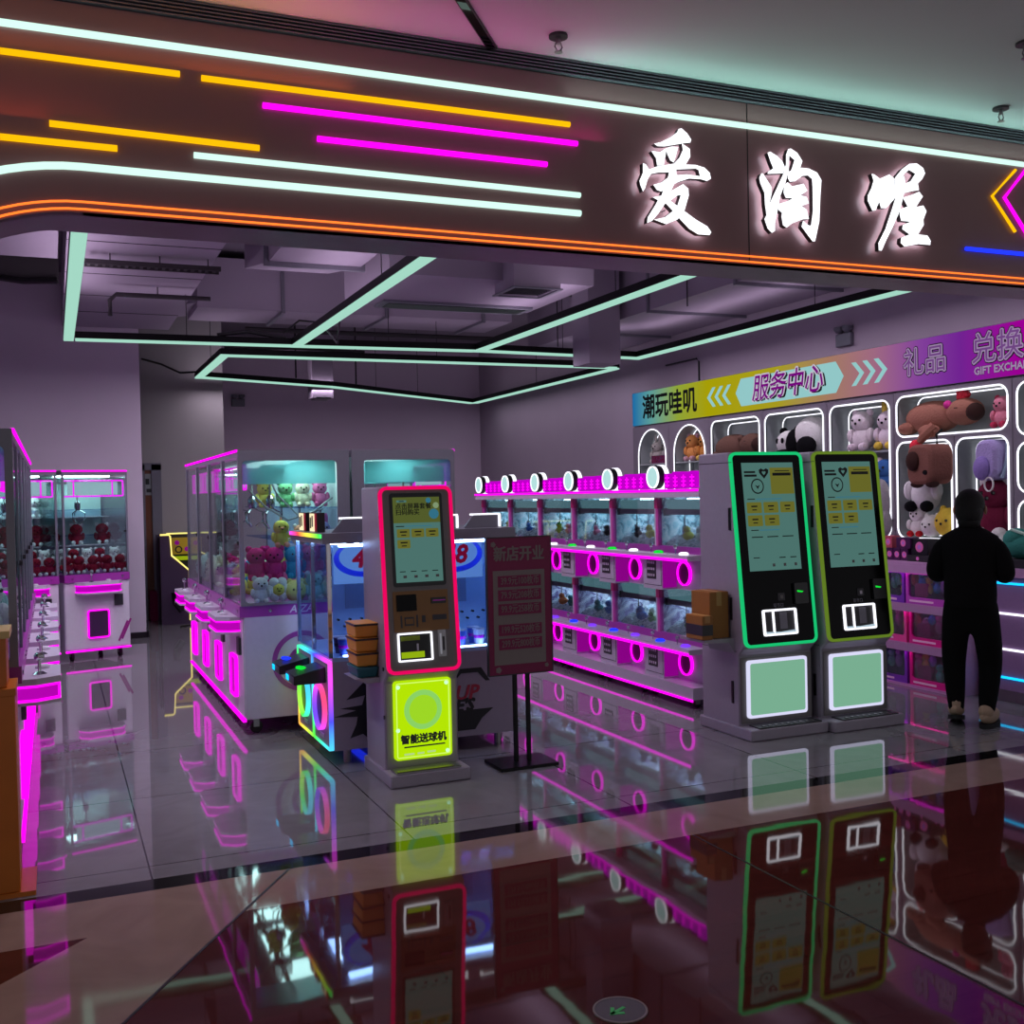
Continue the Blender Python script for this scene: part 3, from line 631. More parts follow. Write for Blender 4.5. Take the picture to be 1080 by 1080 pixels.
# heaps in the other bays
for b in range(1, 4):
    for i in range(7):
        x = 1.34 + .13 * (i % 5) + rnd.uniform(-.02, .02); y = yb + W * b + .2 + .38 * (i // 5) + rnd.uniform(-.05, .05)
        c1 = rnd.choice([PK, DPK, BLU, YELP, MNT, CRM, LAV, WHP])
        plush(rnd.choice(['bear', 'rabbit', 'ball']), '%s plush in the %s machine of the centre row, %s' % (cn[c1], ('second', 'third', 'fourth')[b - 1], ('nearest its front glass', 'second from its front glass', 'third from its front glass', 'fourth from its front glass', 'at its back wall', 'far half at the front', 'far half behind')[i]), (x, y, .91), .24, c1, None, -PI / 2, 'plush in the centre row')
# left row near end: big pale plush behind the glass
for i, (x, y, z, s, c1) in enumerate(((-.42, 5.6, 1.1, .45, (170, 215, 180)), (-.4, 5.62, .91, .36, LAV), (-.33, 5.55, .92, .22, MNT), (-.36, 6.3, .91, .4, WHP), (-.4, 7.1, .91, .4, MNT), (-.62, 5.7, 1.2, .4, (170, 215, 180)))):
    plush('bear', '%s plush in the left row, %s' % (('large pale green', 'lavender', 'mint', 'white', 'mint', 'green')[i], ('on top behind the end glass', 'below the pale green one', 'in front of the lavender one', 'in its second machine', 'in its third machine', 'deep behind the end glass')[i]), (x, y, z), s, c1, None, .8, 'plush in the left row')
# red and white plush in the angled machine
ca, sa = math.cos(math.radians(17)), math.sin(math.radians(17))
def am_at(q, lx, ly): lx *= .85; return (q[0] + ca * lx - sa * ly, q[1] + sa * lx + ca * ly)
n = 0
for q, nm in (((.42, 12.12), 'the free standing machine'), ((-.28, 11.9), 'the half hidden machine')):
    for row, (ly, z) in enumerate(((.12, .91), (.3, .98), (.62, 1.2), (.62, 1.5))):
        for i in range(5):
            if row >= 2 and (i % 2 or nm[4] == 'f' and row == 3): continue
            lx = -.34 + .17 * i + rnd.uniform(-.02, .02); p = am_at(q, lx, ly); red = (i + row) % 2 == 0 or row == 0
            plush('bear', '%s plush, %s from the left %s %s' % ('red' if red else 'white', ('first', 'second', 'third', 'fourth', 'fifth')[i], ('in the front row of', 'in the back row of', 'on the lower shelf of', 'on the upper shelf of')[row], nm), (p[0], p[1], z), .2 if row < 2 else .24, (150, 35, 55) if red else WHP, WHP, math.radians(17) + rnd.uniform(-.3, .3), 'plush in the angled machines')
# ------------------------------------------------------------------ rainbow lit cup machine
CR1, CR2 = rainbow('rainbow_led', 1.2, .55, .6, .25), rainbow('rainbow_ring_led', 1.1, .9, .5, .45)
cx0, cy0 = 1.54, 6.95            # middle of its front
t = cup = thing('cup_machine', 'two player blue lit cup game machine with rainbow frames beside the rose kiosk', 'arcade machine', (cx0, cy0, 0), -PI / 2)
Wc, D = .92, 1.24; hc = Wc / 2
BODY = mat('mauve_white_body', (150, 138, 158), .4)
part('body', BODY, t, box(-hc, hc, .02, D, .09, .64))
parts('foot', STEEL, t, *[cyl((x, y, 0), (x, y, .09), .025, 10) for x in (-hc + .08, hc - .08) for y in (.12, D - .1)])
part('underglow', BLUL, t, box(-hc + .05, hc - .05, .3, .36, .075, .088))
for i, x in enumerate((-hc / 2, hc / 2)):
    f_ = part('player_panel', BODY, t, prism(rrect(x - hc / 2 + .012, x + hc / 2 - .012, .1, .63, .02), 'xz', 0, .02))
    part('panel_led', CR1, f_, frame(x - hc / 2, x + hc / 2, .09, .645, .02, .016, 'xz', -.008, .018))
    part('outlet', mat('dark_outlet', (30, 26, 40), .3), f_, prism(circ(x, .33, .125, 28), 'xz', -.004, .0))
    part('ring_led', CR2, f_, annulus(x, .33, .145, .014, 'xz', -.03, .0, 32))
    cb = part('control_box', BLK, t, prism([(-.2, .5), (-.2, .555), (0, .6), (0, .5)], 'yz', x - .13, x + .13), bevel=.006)
    part('button', BLUL if i == 0 else GRNB, cb, mv(lathe([(.035, 0), (.035, .014), (.02, .02)]), x - .04, -.12, .572, rx=-.2))
    part('card_reader', CYAL, cb, box(x - .1, x - .03, -.204, -.2, .51, .545))
    part('hatch', WHT, f_, box(x - .05, x + .05, -.006, 0, .14, .165))
part('deck', mat('pale_blue_deck', (150, 175, 215), .3), t, box(-hc, hc, .02, D, .64, .665))
for x in (-hc + .012, 0, hc - .012): part('pillar', CHR, t, box(x - .012, x + .012, .0, .024, .665, 1.37))
parts('pillar', CHR, t, *[box(x - .012, x + .012, D - .024, D, .665, 1.37) for x in (-hc + .012, hc - .012)])
part('front_glass', GLSB, t, box(-hc + .02, hc - .02, .01, .014, .665, 1.36))
part('side_glass', GLSB, t, box(hc - .008, hc - .003, .03, D - .03, .665, 1.36))
CUPB = mat('sky_blue_backdrop', (150, 200, 250), .4)
part('divider', CUPB, t, box(-.3, -.29, .4, D - .02, .665, 1.36), box(-.3, hc - .02, D - .03, D - .02, .665, 1.36))
for y in (.3, .92):
    s_ = part('number_sign', emi('blue_white_sign', (140, 190, 255), .7), t, box(hc - .25, hc - .24, max(.1, y - .26), y + .2, 1.1, 1.35))
    part('oval', mat('sign_blue', (30, 50, 190), .4), s_, rring(circ(y, 1.26, .2, 30, .12), circ(y, 1.27, .165, 30, .095), 'yz', hc - .239, hc - .236))
    part('number', emi('backlit_red', (205, 25, 70), .5), s_, mv(text('48', 0, 0, .17, bold=.006, shear=.2), hc - .238, y, 1.255, PI / 2))
    part('window_panel', mat('grey_blue_panel', (150, 160, 185), .4), t, box(hc - .36, hc - .35, y - .1, y + .12, .93, 1.09))
part('peg_board', mat('peg_blue', (190, 215, 245), .4), t, box(hc - .38, hc - .37, .12, D - .05, .665, 1.34))
part('peg', BLK, t, *[cyl((hc - .37, .15 + .078 * i + .04 * (j % 2), .86 - .045 * j), (hc - .34, .15 + .078 * i + .04 * (j % 2), .86 - .045 * j), .008, 6) for i in range(14) for j in range(2)])
parts('interior_lamp', emi('blue_lamp', (185, 218, 255), 20.), t, box(hc - .12, hc - .06, .1, D - .1, 1.345, 1.36), box(-.2, .1, .1, .3, 1.35, 1.36), box(hc - .05, hc - .03, .1, D - .1, .666, .672))
part('top_deck', GREYF, t, box(-hc - .01, hc + .01, -.03, D + .02, 1.37, 1.435))
part('top_led', CR1, t, box(-hc, hc, -.04, -.029, 1.405, 1.43))
for i, x in enumerate((-.2, .12)):
    s_ = part('display', BLK, t, box(x - .1, x + .1, .0, .05, 1.435, 1.56))
    part('display_face', emi('warm_display', (255, 235, 190), 1.1), s_, box(x - .095, x + .05, -.004, 0, 1.44, 1.555)); part('display_mark', mat('sign_red', (200, 30, 60), .4), s_, box(x + .05, x + .095, -.005, 0, 1.44, 1.555)); part('display_text', BLK, s_, box(x - .08, x - .05, -.006, 0, 1.46, 1.53), box(x - .03, x, -.006, 0, 1.47, 1.54))
for y in (.1, .68, .98):       # tilted topper boards, lit along their rims
    b_ = part('topper_board', GREYF, t, prism([(y - .04, 1.435), (y + .03, 1.52), (y + .2, 1.52), (y + .22, 1.435)], 'yz', hc - .12, hc - .1))
    part('topper_light', WLED, b_, box(hc - .122, hc - .1, y + .01, y + .22, 1.518, 1.53), box(hc - .1, hc - .09, y + .205, y + .22, 1.44, 1.52))
    part('topper_side', DARK, b_, box(hc - .3, hc - .12, y + .2, y + .21, 1.435, 1.52))
# graphic on the flank that faces the concourse
GRB = mat('graphic_black', (24, 20, 30), .5); GRR = mat('graphic_red', (170, 40, 70), .5)
def flank(pts): return prism(pts, 'yz', hc, hc + .002)
part('graphic', GRB, t, flank([(.1, .4), (.22, .42), (.2, .36), (.06, .35), (.16, .33), (.02, .3), (.17, .29), (.16, .24), (.12, .16), (.2, .18), (.26, .13), (.95, .13), (1.0, .2), (1.08, .26), (.3, .26), (.3, .4), (.5, .45), (.26, .46), (.21, .5)]),
     flank([(.62, .46), (.68, .53), (.78, .53), (.74, .46), (.71, .46), (.745, .505), (.69, .505), (.655, .46)]), flank([(.83, .53), (1.0, .53), (1.06, .44), (1.03, .44), (.975, .5), (.86, .5), (.8, .44), (.77, .44)]))
part('graphic_lettering', GRR, t, mv(text('LUCKY CUP', 0, 0, .13, bold=.004, shear=.25), hc + .001, .62, .37, PI / 2))
part('graphic_lettering', GRB, t, mv(text("MACHINE'S", 0, 0, .11, bold=.006, shear=.25), hc + .001, .66, .29, PI / 2))
part('graphic_lettering', mat('graphic_grey', (120, 110, 130), .5), t, mv(text("MACHINE", 0, 0, .07, bold=.002, shear=.25), hc + .003, .66, .22, PI / 2))
for i in range(16):            # prize cups stacked on the blue deck
    x, y = cx0 + .12 + .13 * (i % 8), cy0 - hc + .1 + .11 * (i // 8)
    c1 = [(60, 90, 190), (200, 205, 220), (60, 60, 90)][i % 3]
    g = thing('paper_cup', '%s cup standing on the blue deck of the cup machine, %s row' % (('blue', 'white', 'dark')[i % 3], ('front', 'back')[i // 8]), 'cup', (x, y, .665), 0, 'cups in the cup machine')
    part('shell', mat('cup_%d' % (i % 3), c1, .4), g, lathe([(.028, 0), (.04, .1)], n=12)); part('rim', WHT, g, lathe([(.043, .1), (.043, .108)], n=12))
    part('stripe', [REDB, MAGR, GRB][i % 3] if i % 3 else MAGR, g, lathe([(.0345, .045), (.037, .065)], n=12))

# ------------------------------------------------------------------ kiosks
KB = mat('kiosk_lilac_metal', (158, 150, 164), .38, .2); KF = mat('kiosk_front_metal_shaded', (110, 106, 106), .4, .3)  # KF: fronts darkened in colour, as they face away from the lamps
SCR = emi('screen_teal', (106, 158, 150), .48); SCRD = emi('screen_header_olive', (122, 135, 66), .42); BTN = emi('screen_button_olive', (146, 146, 60), .45)
INK = mat('screen_ink', (18, 22, 22), .6); SBLU = emi('screen_blue', (70, 150, 180), .5)
BLKG = mat('black_glass', (4, 4, 5), .15, 0, 0, 30., .12)
def kiosk(label, loc, w, H, zs, lean, depth, led, group=None):
    t = thing('token_kiosk', label, 'kiosk', loc, 0, group); h = w / 2
    part('body', KB, t, prism([(.06, .06), (.06, zs - .05), (.0, zs), (lean, H), (depth, H), (depth, .06)], 'yz', -h, h), bevel=.012)
    part('plinth', KB, t, box(-h - .015, h + .015, -.09, depth + .02, 0, .075), bevel=.008)
    L = math.hypot(lean, H - zs); M = Matrix.Translation((0, 0, zs)) @ Matrix.Rotation(-math.atan2(lean, H - zs), 4, 'X')
    fp = part('front_panel', KF if led is PNKL else BLKG, t, tf(prism(rrect(-h + .012, h - .012, .012, L - .012, .04), 'xz', -.012, .01), M))
    part('edge_led', led, fp, tf(frame(-h, h, 0, L, .05, .02, 'xz', -.02, -.001), M))
    return t, fp, M, h, L
def scr_each(parent, M, items):      # every button, icon and line of text of a screen as its own part
    for s, m in items: add('menu_button' if m is BTN else 'screen_text' if m is INK else 'screen_line' if m is SBLU else 'screen_icon', [(tf(s, M), m)], parent, smooth=False)
def scr(parent, M, name, items): return add(name, [(tf(s, M), m) for s, m in items], parent, smooth=False)
def q(x0, x1, z0, z1, d=.0145, r=0): return prism(rrect(x0, x1, z0, z1, r), 'xz', -d, -.012) if r else box(x0, x1, -d, -.012, z0, z1)
# rose kiosk
t, fp, M, h, L = kiosk('token kiosk with a rose light edge and a lime lit poster panel', (1.955, 5.9, 0), .45, 1.71, .63, .105, .46, PNKL)
scr(fp, M, 'screen_bezel', [(q(-.16, .16, .5, 1.045, .016, .015), BLK)])
u0, u1 = -.143, .143
sc_ = scr(fp, M, 'screen', [(q(u0, u1, .525, 1.02, .017), SCR), (q(u0, u1, .87, 1.02, .018), SCRD)])
it = [(tf(text('点击屏幕套餐', -.13, .965, .037, -.018, .001, .0012, align='LEFT'), Matrix()), INK), (text('扫码购买', -.13, .93, .037, -.018, .001, .0012, align='LEFT'), INK), (q(-.12, -.06, .99, 1.003, .0185), SCR), (q(-.105, -.075, .994, .999, .019), INK),
      (q(-.13, -.08, .848, .853, .0185), INK), (q(-.075, .09, .849, .853, .0185), SBLU)]
for k in range(4):
    x = -.087 + .088 * (k % 3); z = .81 - .062 * (k // 3)
    it += [(q(x - .039, x + .039, z - .025, z + .025, .0185, .006), BTN), (q(x - .02, x + .022, z + .004, z + .012, .019), INK), (q(x - .014, x + .016, z - .014, z - .008, .019), INK)]
for k in range(4): it += [(q(-.12 + .066 * k, -.085 + .066 * k, .585, .59, .0185), INK), (q(-.1 + .066 * k, -.08 + .066 * k, .55, .565, .0185), KF)]
it += [(prism(circ(.105, .92, .03, 20), 'xz', -.019, -.017), SBLU), (prism(circ(.12, .97, .018, 16), 'xz', -.019, -.017), emi('screen_pale', (170, 200, 150), .5)), (prism(circ(.075, 1.0, .016, 16), 'xz', -.019, -.017), SBLU)]
scr_each(sc_, M, it)
BRZ = mat('bronze_plate', (118, 84, 50), .35, .5)
pp = scr(fp, M, 'payment_plate', [(q(-.17, .165, .24, .475, .0145, .006), BRZ)])
scr(pp, M, 'note_window', [(q(-.15, -.03, .36, .455, .02, .004), BLKG)]); scr(pp, M, 'card_slot', [(q(.06, .15, .395, .43, .022, .003), BLK), (q(.07, .145, .41, .416, .023), MAGR)])
scr(pp, M, 'scanner', [(q(-.105, -.05, .275, .325, .018), DARK), (q(-.1, -.055, .285, .315, .019), BRZ), (q(-.13, -.12, .265, .335, .016), DARK), (q(-.035, -.025, .265, .335, .016), DARK), (q(.0, .02, .29, .33, .018), DARK), (q(.065, .15, .3, .33, .018), DARK)])
oc = scr(fp, M, 'token_outlet', [(q(-.145, .045, .08, .225, .014), mat('outlet_black', (8, 8, 10), .4)), (q(-.135, -.02, .19, .215, .015), mat('lime_label', (130, 150, 20), .5)), (q(-.135, .005, .09, .125, .015), emi('lime_lit_label', (170, 205, 20), .7)), (q(-.04, -.03, .13, .17, .016), WHT)])
scr(oc, M, 'outlet_led', [(frame(-.155, .055, .07, .235, .008, .01, 'xz', -.024, -.012), WLED)])
scr(fp, M, 'coin_return', [(q(.09, .14, .085, .24, .015, .004), STEEL), (q(.1, .112, .1, .22, .018), CHR), (q(.118, .13, .12, .2, .018), DARK)])
lb = part('light_box', emi('lime_light_box', (185, 235, 5), .95), t, prism(rrect(-h + .05, h - .05, .125, .585, .02), 'xz', .035, .06))
part('inner_line', emi('lime_pale_line', (215, 255, 110), 1.0), lb, frame(-h + .062, h - .062, .137, .573, .012, .006, 'xz', .033, .036)); part('disc', emi('lime_disc', (150, 225, 110), .85), lb, prism(circ(0, .41, .115, 36), 'xz', .033, .036))
part('disc_inner', emi('lime_disc_centre', (165, 225, 40), .9), lb, prism(circ(0, .41, .085, 36), 'xz', .032, .036)); part('corner_glow_spot', emi('corner_glow_spot', (190, 255, 190), 1.3), lb, *[prism(circ(x, z, .012, 12), 'xz', .032, .036) for x, z in ((h - .08, .555), (h - .08, .155), (-h + .075, .55), (-h + .07, .3))])  # corner spots put in for the box's uneven glow, no lamps of their own
part('lettering', mat('poster_ink', (70, 80, 70), .5), lb, text('智能送球机', 0, .24, .056, .034, .002, .003), box(-.12, .13, .031, .034, .195, .203))
part('lettering', emi('poster_pale', (200, 235, 150), .8), lb, box(-.12, -.06, .031, .034, .152, .162), box(-.04, .0, .031, .034, .152, .162), box(.02, .07, .031, .034, .155, .165))
part('step_tray', STEEL, t, box(-h + .02, h - .04, -.085, .04, .076, .085)); part('tray_slot', mat('lime_sheen_plate', (120, 120, 60), .25, .6), t, box(-h + .03, h - .08, -.08, -.05, .086, .09))
part('side_tray', KB, t, prism([(-h - .15, .6), (-h, .6), (-h, .57), (-h - .08, .57)], 'xz', .14, .4)); parts('lock', BLK, t, cyl((-h - .006, .06, .38), (-h, .06, .38), .012, 8), cyl((-h - .006, .06, .66), (-h, .06, .66), .012, 8))
OBK = mat('orange_basket', (215, 150, 60), .5); TEALK = mat('teal_basket', (30, 95, 105), .5)
for k, z in enumerate((.6, .665, .75, .835)):
    g = thing('basket', ('teal token basket at the foot of the stack on the rose kiosk tray', 'orange token basket just above the teal one on the rose kiosk tray', 'orange token basket second from the top on the rose kiosk tray', 'orange token basket topmost of the stack on the rose kiosk tray')[k], 'basket', (1.955 - .225 - .066, 6.17, z + .001), 0, 'token baskets on the rose kiosk')
    m = TEALK if k == 0 else OBK; w0, w1 = .056 + .003 * k, .064 + .003 * k
    hh = .062 if k == 0 else .082
    v = [(sx * (w0 if zz == 0 else w1), sy * (.1 if zz == 0 else .115), zz) for zz in (0, hh) for sy in (-1, 1) for sx in (-1, 1)]
    part('tub', m, g, (v, box(0, 1, 0, 1, 0, 1)[1]), bevel=.008); part('rim', BLK if k else TEALK, g, frame(-w1 - .003, w1 + .003, -.118, .118, .01, .012, 'xy', hh - .014, hh - .002))

# the two tall kiosks
HEART = [(0, -.03), (.028, 0), (.03, .016), (.016, .024), (0, .016), (-.016, .024), (-.03, .016), (-.028, 0)]
def tall(label, x, y, led, wd):
    t, fp, M, h, L = kiosk(label, (x, y, 0), wd, 1.9, .6, .145, .5, led, 'tall token kiosks')
    sc_ = scr(fp, M, 'screen', [(q(-.205, .215, .505, 1.235, .015), SCR)])
    it = [(q(.02, .21, 1.02, 1.2, .016), BTN), (q(.04, .19, 1.145, 1.165, .0165), INK), (q(.06, .18, 1.175, 1.181, .0165), INK), (prism(circ(-.09, 1.075, .052, 28), 'xz', -.016, -.015), INK), (prism(circ(-.09, 1.075, .043, 28), 'xz', -.0165, -.015), SCR), (prism([(-.11, 1.085), (-.09, 1.055), (-.07, 1.085), (-.09, 1.075)], 'xz', -.017, -.015), INK),
          (prism([(-.03 + a * 1.3, 1.165 + b * 1.3) for a, b in HEART], 'xz', -.016, -.015), INK), (prism([(-.03 + a * .5, 1.165 + b * .5) for a, b in HEART], 'xz', -.0165, -.015), SCR), (q(-.19, -.1, 1.165, 1.178, .016), INK), (q(-.19, -.09, 1.14, 1.155, .016), INK), (q(-.18, -.12, .985, .991, .016), INK), (q(-.11, .1, .985, .99, .016), SBLU), (q(-.17, -.11, .775, .781, .016), INK), (q(-.1, .06, .775, .78, .016), SBLU)]
    for k in range(5):
        bx, bz = -.13 + .136 * (k % 3), .93 - .088 * (k // 3)
        it += [(q(bx - .06, bx + .06, bz - .037, bz + .037, .016, .008), BTN), (q(bx - .024, bx + .024, bz + .004, bz + .014, .0165), INK), (q(bx - .018, bx + .018, bz - .018, bz - .011, .0165), INK)]
    for k in range(3): it += [(q(-.17 + .125 * k, -.08 + .125 * k, .728, .735, .016), INK), ]
    it += [(q(-.17, -.12, .59, .596, .016), INK), (q(.04, .09, .585, .592, .016), INK), (q(.13, .18, .585, .592, .016), INK)]
    it += [(q(-.02, .0, .53, .55, .016), KF), (q(.07, .09, .53, .55, .016), KF), (q(.16, .18, .53, .55, .016), KF)]
    scr_each(sc_, M, it)
    cr = scr(fp, M, 'card_reader', [(q(.13, .24, .27, .41, .03, .01), BLK)]); scr(cr, M, 'reader_light', [(prism([(.15, .35), (.19, .345), (.2, .353), (.15, .362)], 'xz', -.032, -.03), GRNB)])
    scr(fp, M, 'scanner', [(q(.0, .055, .3, .35, .016, .006), DARK), (q(.02, .04, .312, .335, .018), WHT if led is OLVL else KF)])
    oc = scr(fp, M, 'token_outlet', [(q(-.13, .125, .085, .24, .0135), DARK), (q(0, .06, .11, .22, .0145), GREYF)])
    scr(oc, M, 'outlet_led', [(frame(-.14, .135, .07, .245, .014, .014, 'xz', -.026, -.012), WLED), (q(-.06, -.045, .08, .235, .02), WLED), (prism([(-.13, .08), (.125, .08), (.125, .1), (.0, .092), (-.13, .098)], 'xz', -.02, -.012), WDIM)])
    scr(fp, M, 'outlet_sign', [(text('取币口', 0, .268, .028, -.012, .002), GREYF)])
    part('lower_front', KF, t, box(-h + .01, h - .01, .05, .062, .09, .53))
    lb = part('light_box', emi('white_light_border', (225, 225, 255), .95), t, prism(rrect(-h + .05, h - .06, .125, .51, .02), 'xz', .03, .06))
    part('light_panel', emi('mint_light_panel', (150, 215, 180), .62), lb, prism(rrect(-h + .07, h - .08, .145, .49, .015), 'xz', .028, .03)); 
    part('step_tray', DARK, t, box(-h + .06, h - .03, -.08, .04, .076, .084)); parts('step_stud', STEEL, t, *[box(-h + .1 + .05 * k, -h + .12 + .05 * k, -.06, -.04, .085, .09) for k in range(9)])
    parts('hinge', BLK, t, *[box(-h - .008, -h, .12, .14, z, z + .15) for z in (.22, .78, 1.38)]); part('seam', DARK, t, box(-h - .002, -h, .08, .49, .57, .574), box(-h - .002, -h, .1, .49, 1.83, 1.834))
    return t
k1 = tall('tall token kiosk with a green light edge and a side tray of boxes', 4.46, 5.88, GRNL, .595)
k2 = tall('tall token kiosk with an olive light edge, the right one nearest the person in black', 5.09, 5.83, OLVL, .57)
part('side_tray', KB, k1, prism([(-.295 - .24, .66), (-.295, .66), (-.295, .55), (-.34, .63), (-.535, .64)], 'xz', .1, .4))
CARD = mat('kraft_cardboard', (150, 98, 48), .7)
def carton(label, loc, a, b, c, band):
    g = thing('cardboard_box', label, 'box', loc, 0, 'boxes on the kiosk tray')
    part('carton', CARD, g, box(-a / 2, a / 2, -b / 2, b / 2, 0, c), bevel=.004)
    part('tape', mat('packing_tape', (175, 130, 75), .4), g, box(-.02, .02, -b / 2 - .001, b / 2 + .001, c * .7, c + .001))
    if band: part('printed_band', DARK, g, box(-a / 2 - .001, a / 2 + .001, -b / 2 - .001, b / 2, c * .18, c * .62), )
carton('tall kraft box standing on the side tray of the green edged kiosk', (4.155 - .085, 6.13, .661), .15, .22, .31, False)
carton('low kraft box with a dark printed band, left of the tall kraft box', (4.155 - .205, 6.08, .661), .08, .2, .16, True)

# ------------------------------------------------------------------ price stand
t = thing('sign_stand', 'dark pink opening price board on a black two post stand', 'sign', (2.6, 5.98, 0))
MRO = mat('plum_print', (125, 14, 72), .5); GPN = mat('grey_print_panel', (128, 118, 116), .6)
part('base_plate', BLKM, t, box(-.19, .19, -.12, .16, 0, .02), bevel=.004)
part('post', BLKM, t, box(-.045, -.02, .012, .03, .02, 1.3)); part('post', BLKM, t, box(.04, .065, .012, .03, .02, 1.3))
bd = part('board', MRO, t, box(-.21, .21, -.012, .01, .56, 1.39), bevel=.003)
part('board_frame', DARK, bd, frame(-.215, .215, .555, 1.395, .004, .006, 'xz', -.014, .012))
part('price_panel', GPN, bd, box(-.175, .165, -.015, -.012, .62, 1.19))
for k, (tx, z) in enumerate((('39.9元100枚币', 1.125), ('79.9元208枚币', 1.04), ('99.9元258枚币', .955), ('199.9元520枚币', .83), ('299.9元800枚币', .745))):
    r_ = part('price_row', MRO, bd, box(-.145, .14, -.017, -.015, z - .034, z + .034))
    part('price', GPN, r_, text(tx, 0, z, .058, -.017, .0015, .0006, width=.25))
part('headline', GPN, bd, text('新店开业', 0, 1.285, .095, -.012, .002, .003, width=.33))
part('ornament', GPN, bd, mv(prism(circ(0, 0, .018, 5), 'xz', -.015, -.012), -.17, 0, 1.35), mv(prism(circ(0, 0, .014, 5), 'xz', -.015, -.012), .17, 0, .6), mv(prism(circ(0, 0, .02, 5), 'xz', -.015, -.012), -.15, 0, .59))
# ------------------------------------------------------------------ double deck mini claw machines along the right
def swirl(name, a, b, c, scale=9):
    m = bpy.data.materials.new(name); m.use_nodes = True
    n, l = m.node_tree.nodes, m.node_tree.links; p = n['Principled BSDF']; p.inputs['Roughness'].default_value = .25
    tc = n.new('ShaderNodeTexCoord'); z = n.new('ShaderNodeTexNoise'); z.inputs['Scale'].default_value = scale; z.inputs['Distortion'].default_value = 2.5; z.inputs['Detail'].default_value = 2
    l.new(tc.outputs['Object'], z.inputs['Vector']); r = n.new('ShaderNodeValToRGB'); e = r.color_ramp.elements
    e[0].position = .38; e[0].color = L3(a); e[1].position = .62; e[1].color = L3(c); k = e.new(.5); k.color = L3(b)
    l.new(z.outputs['Fac'], r.inputs[0]); l.new(r.outputs[0], p.inputs['Base Color'])
    return m
SWB = swirl('swirl_print_blue', (70, 100, 125), (175, 215, 228), (238, 238, 248)); SWV = swirl('swirl_print_violet', (120, 100, 150), (200, 195, 225), (240, 232, 248))
HEAP = swirl('crinkled_bag_film', (110, 120, 150), (190, 205, 220), (230, 220, 240), 22)
MW = .77; mh = MW / 2; MINI_LAMP = emi('mini_lamp', (210, 240, 255), 24.)
RCS = mat('magenta_lit_acrylic', (210, 60, 200), .3); BARG = mat('grey_bar', (125, 100, 125), .4); CASE = mat('mini_case_lilac', (190, 180, 198), .3)
POST_P = mat('rose_post', (200, 70, 160), .3)
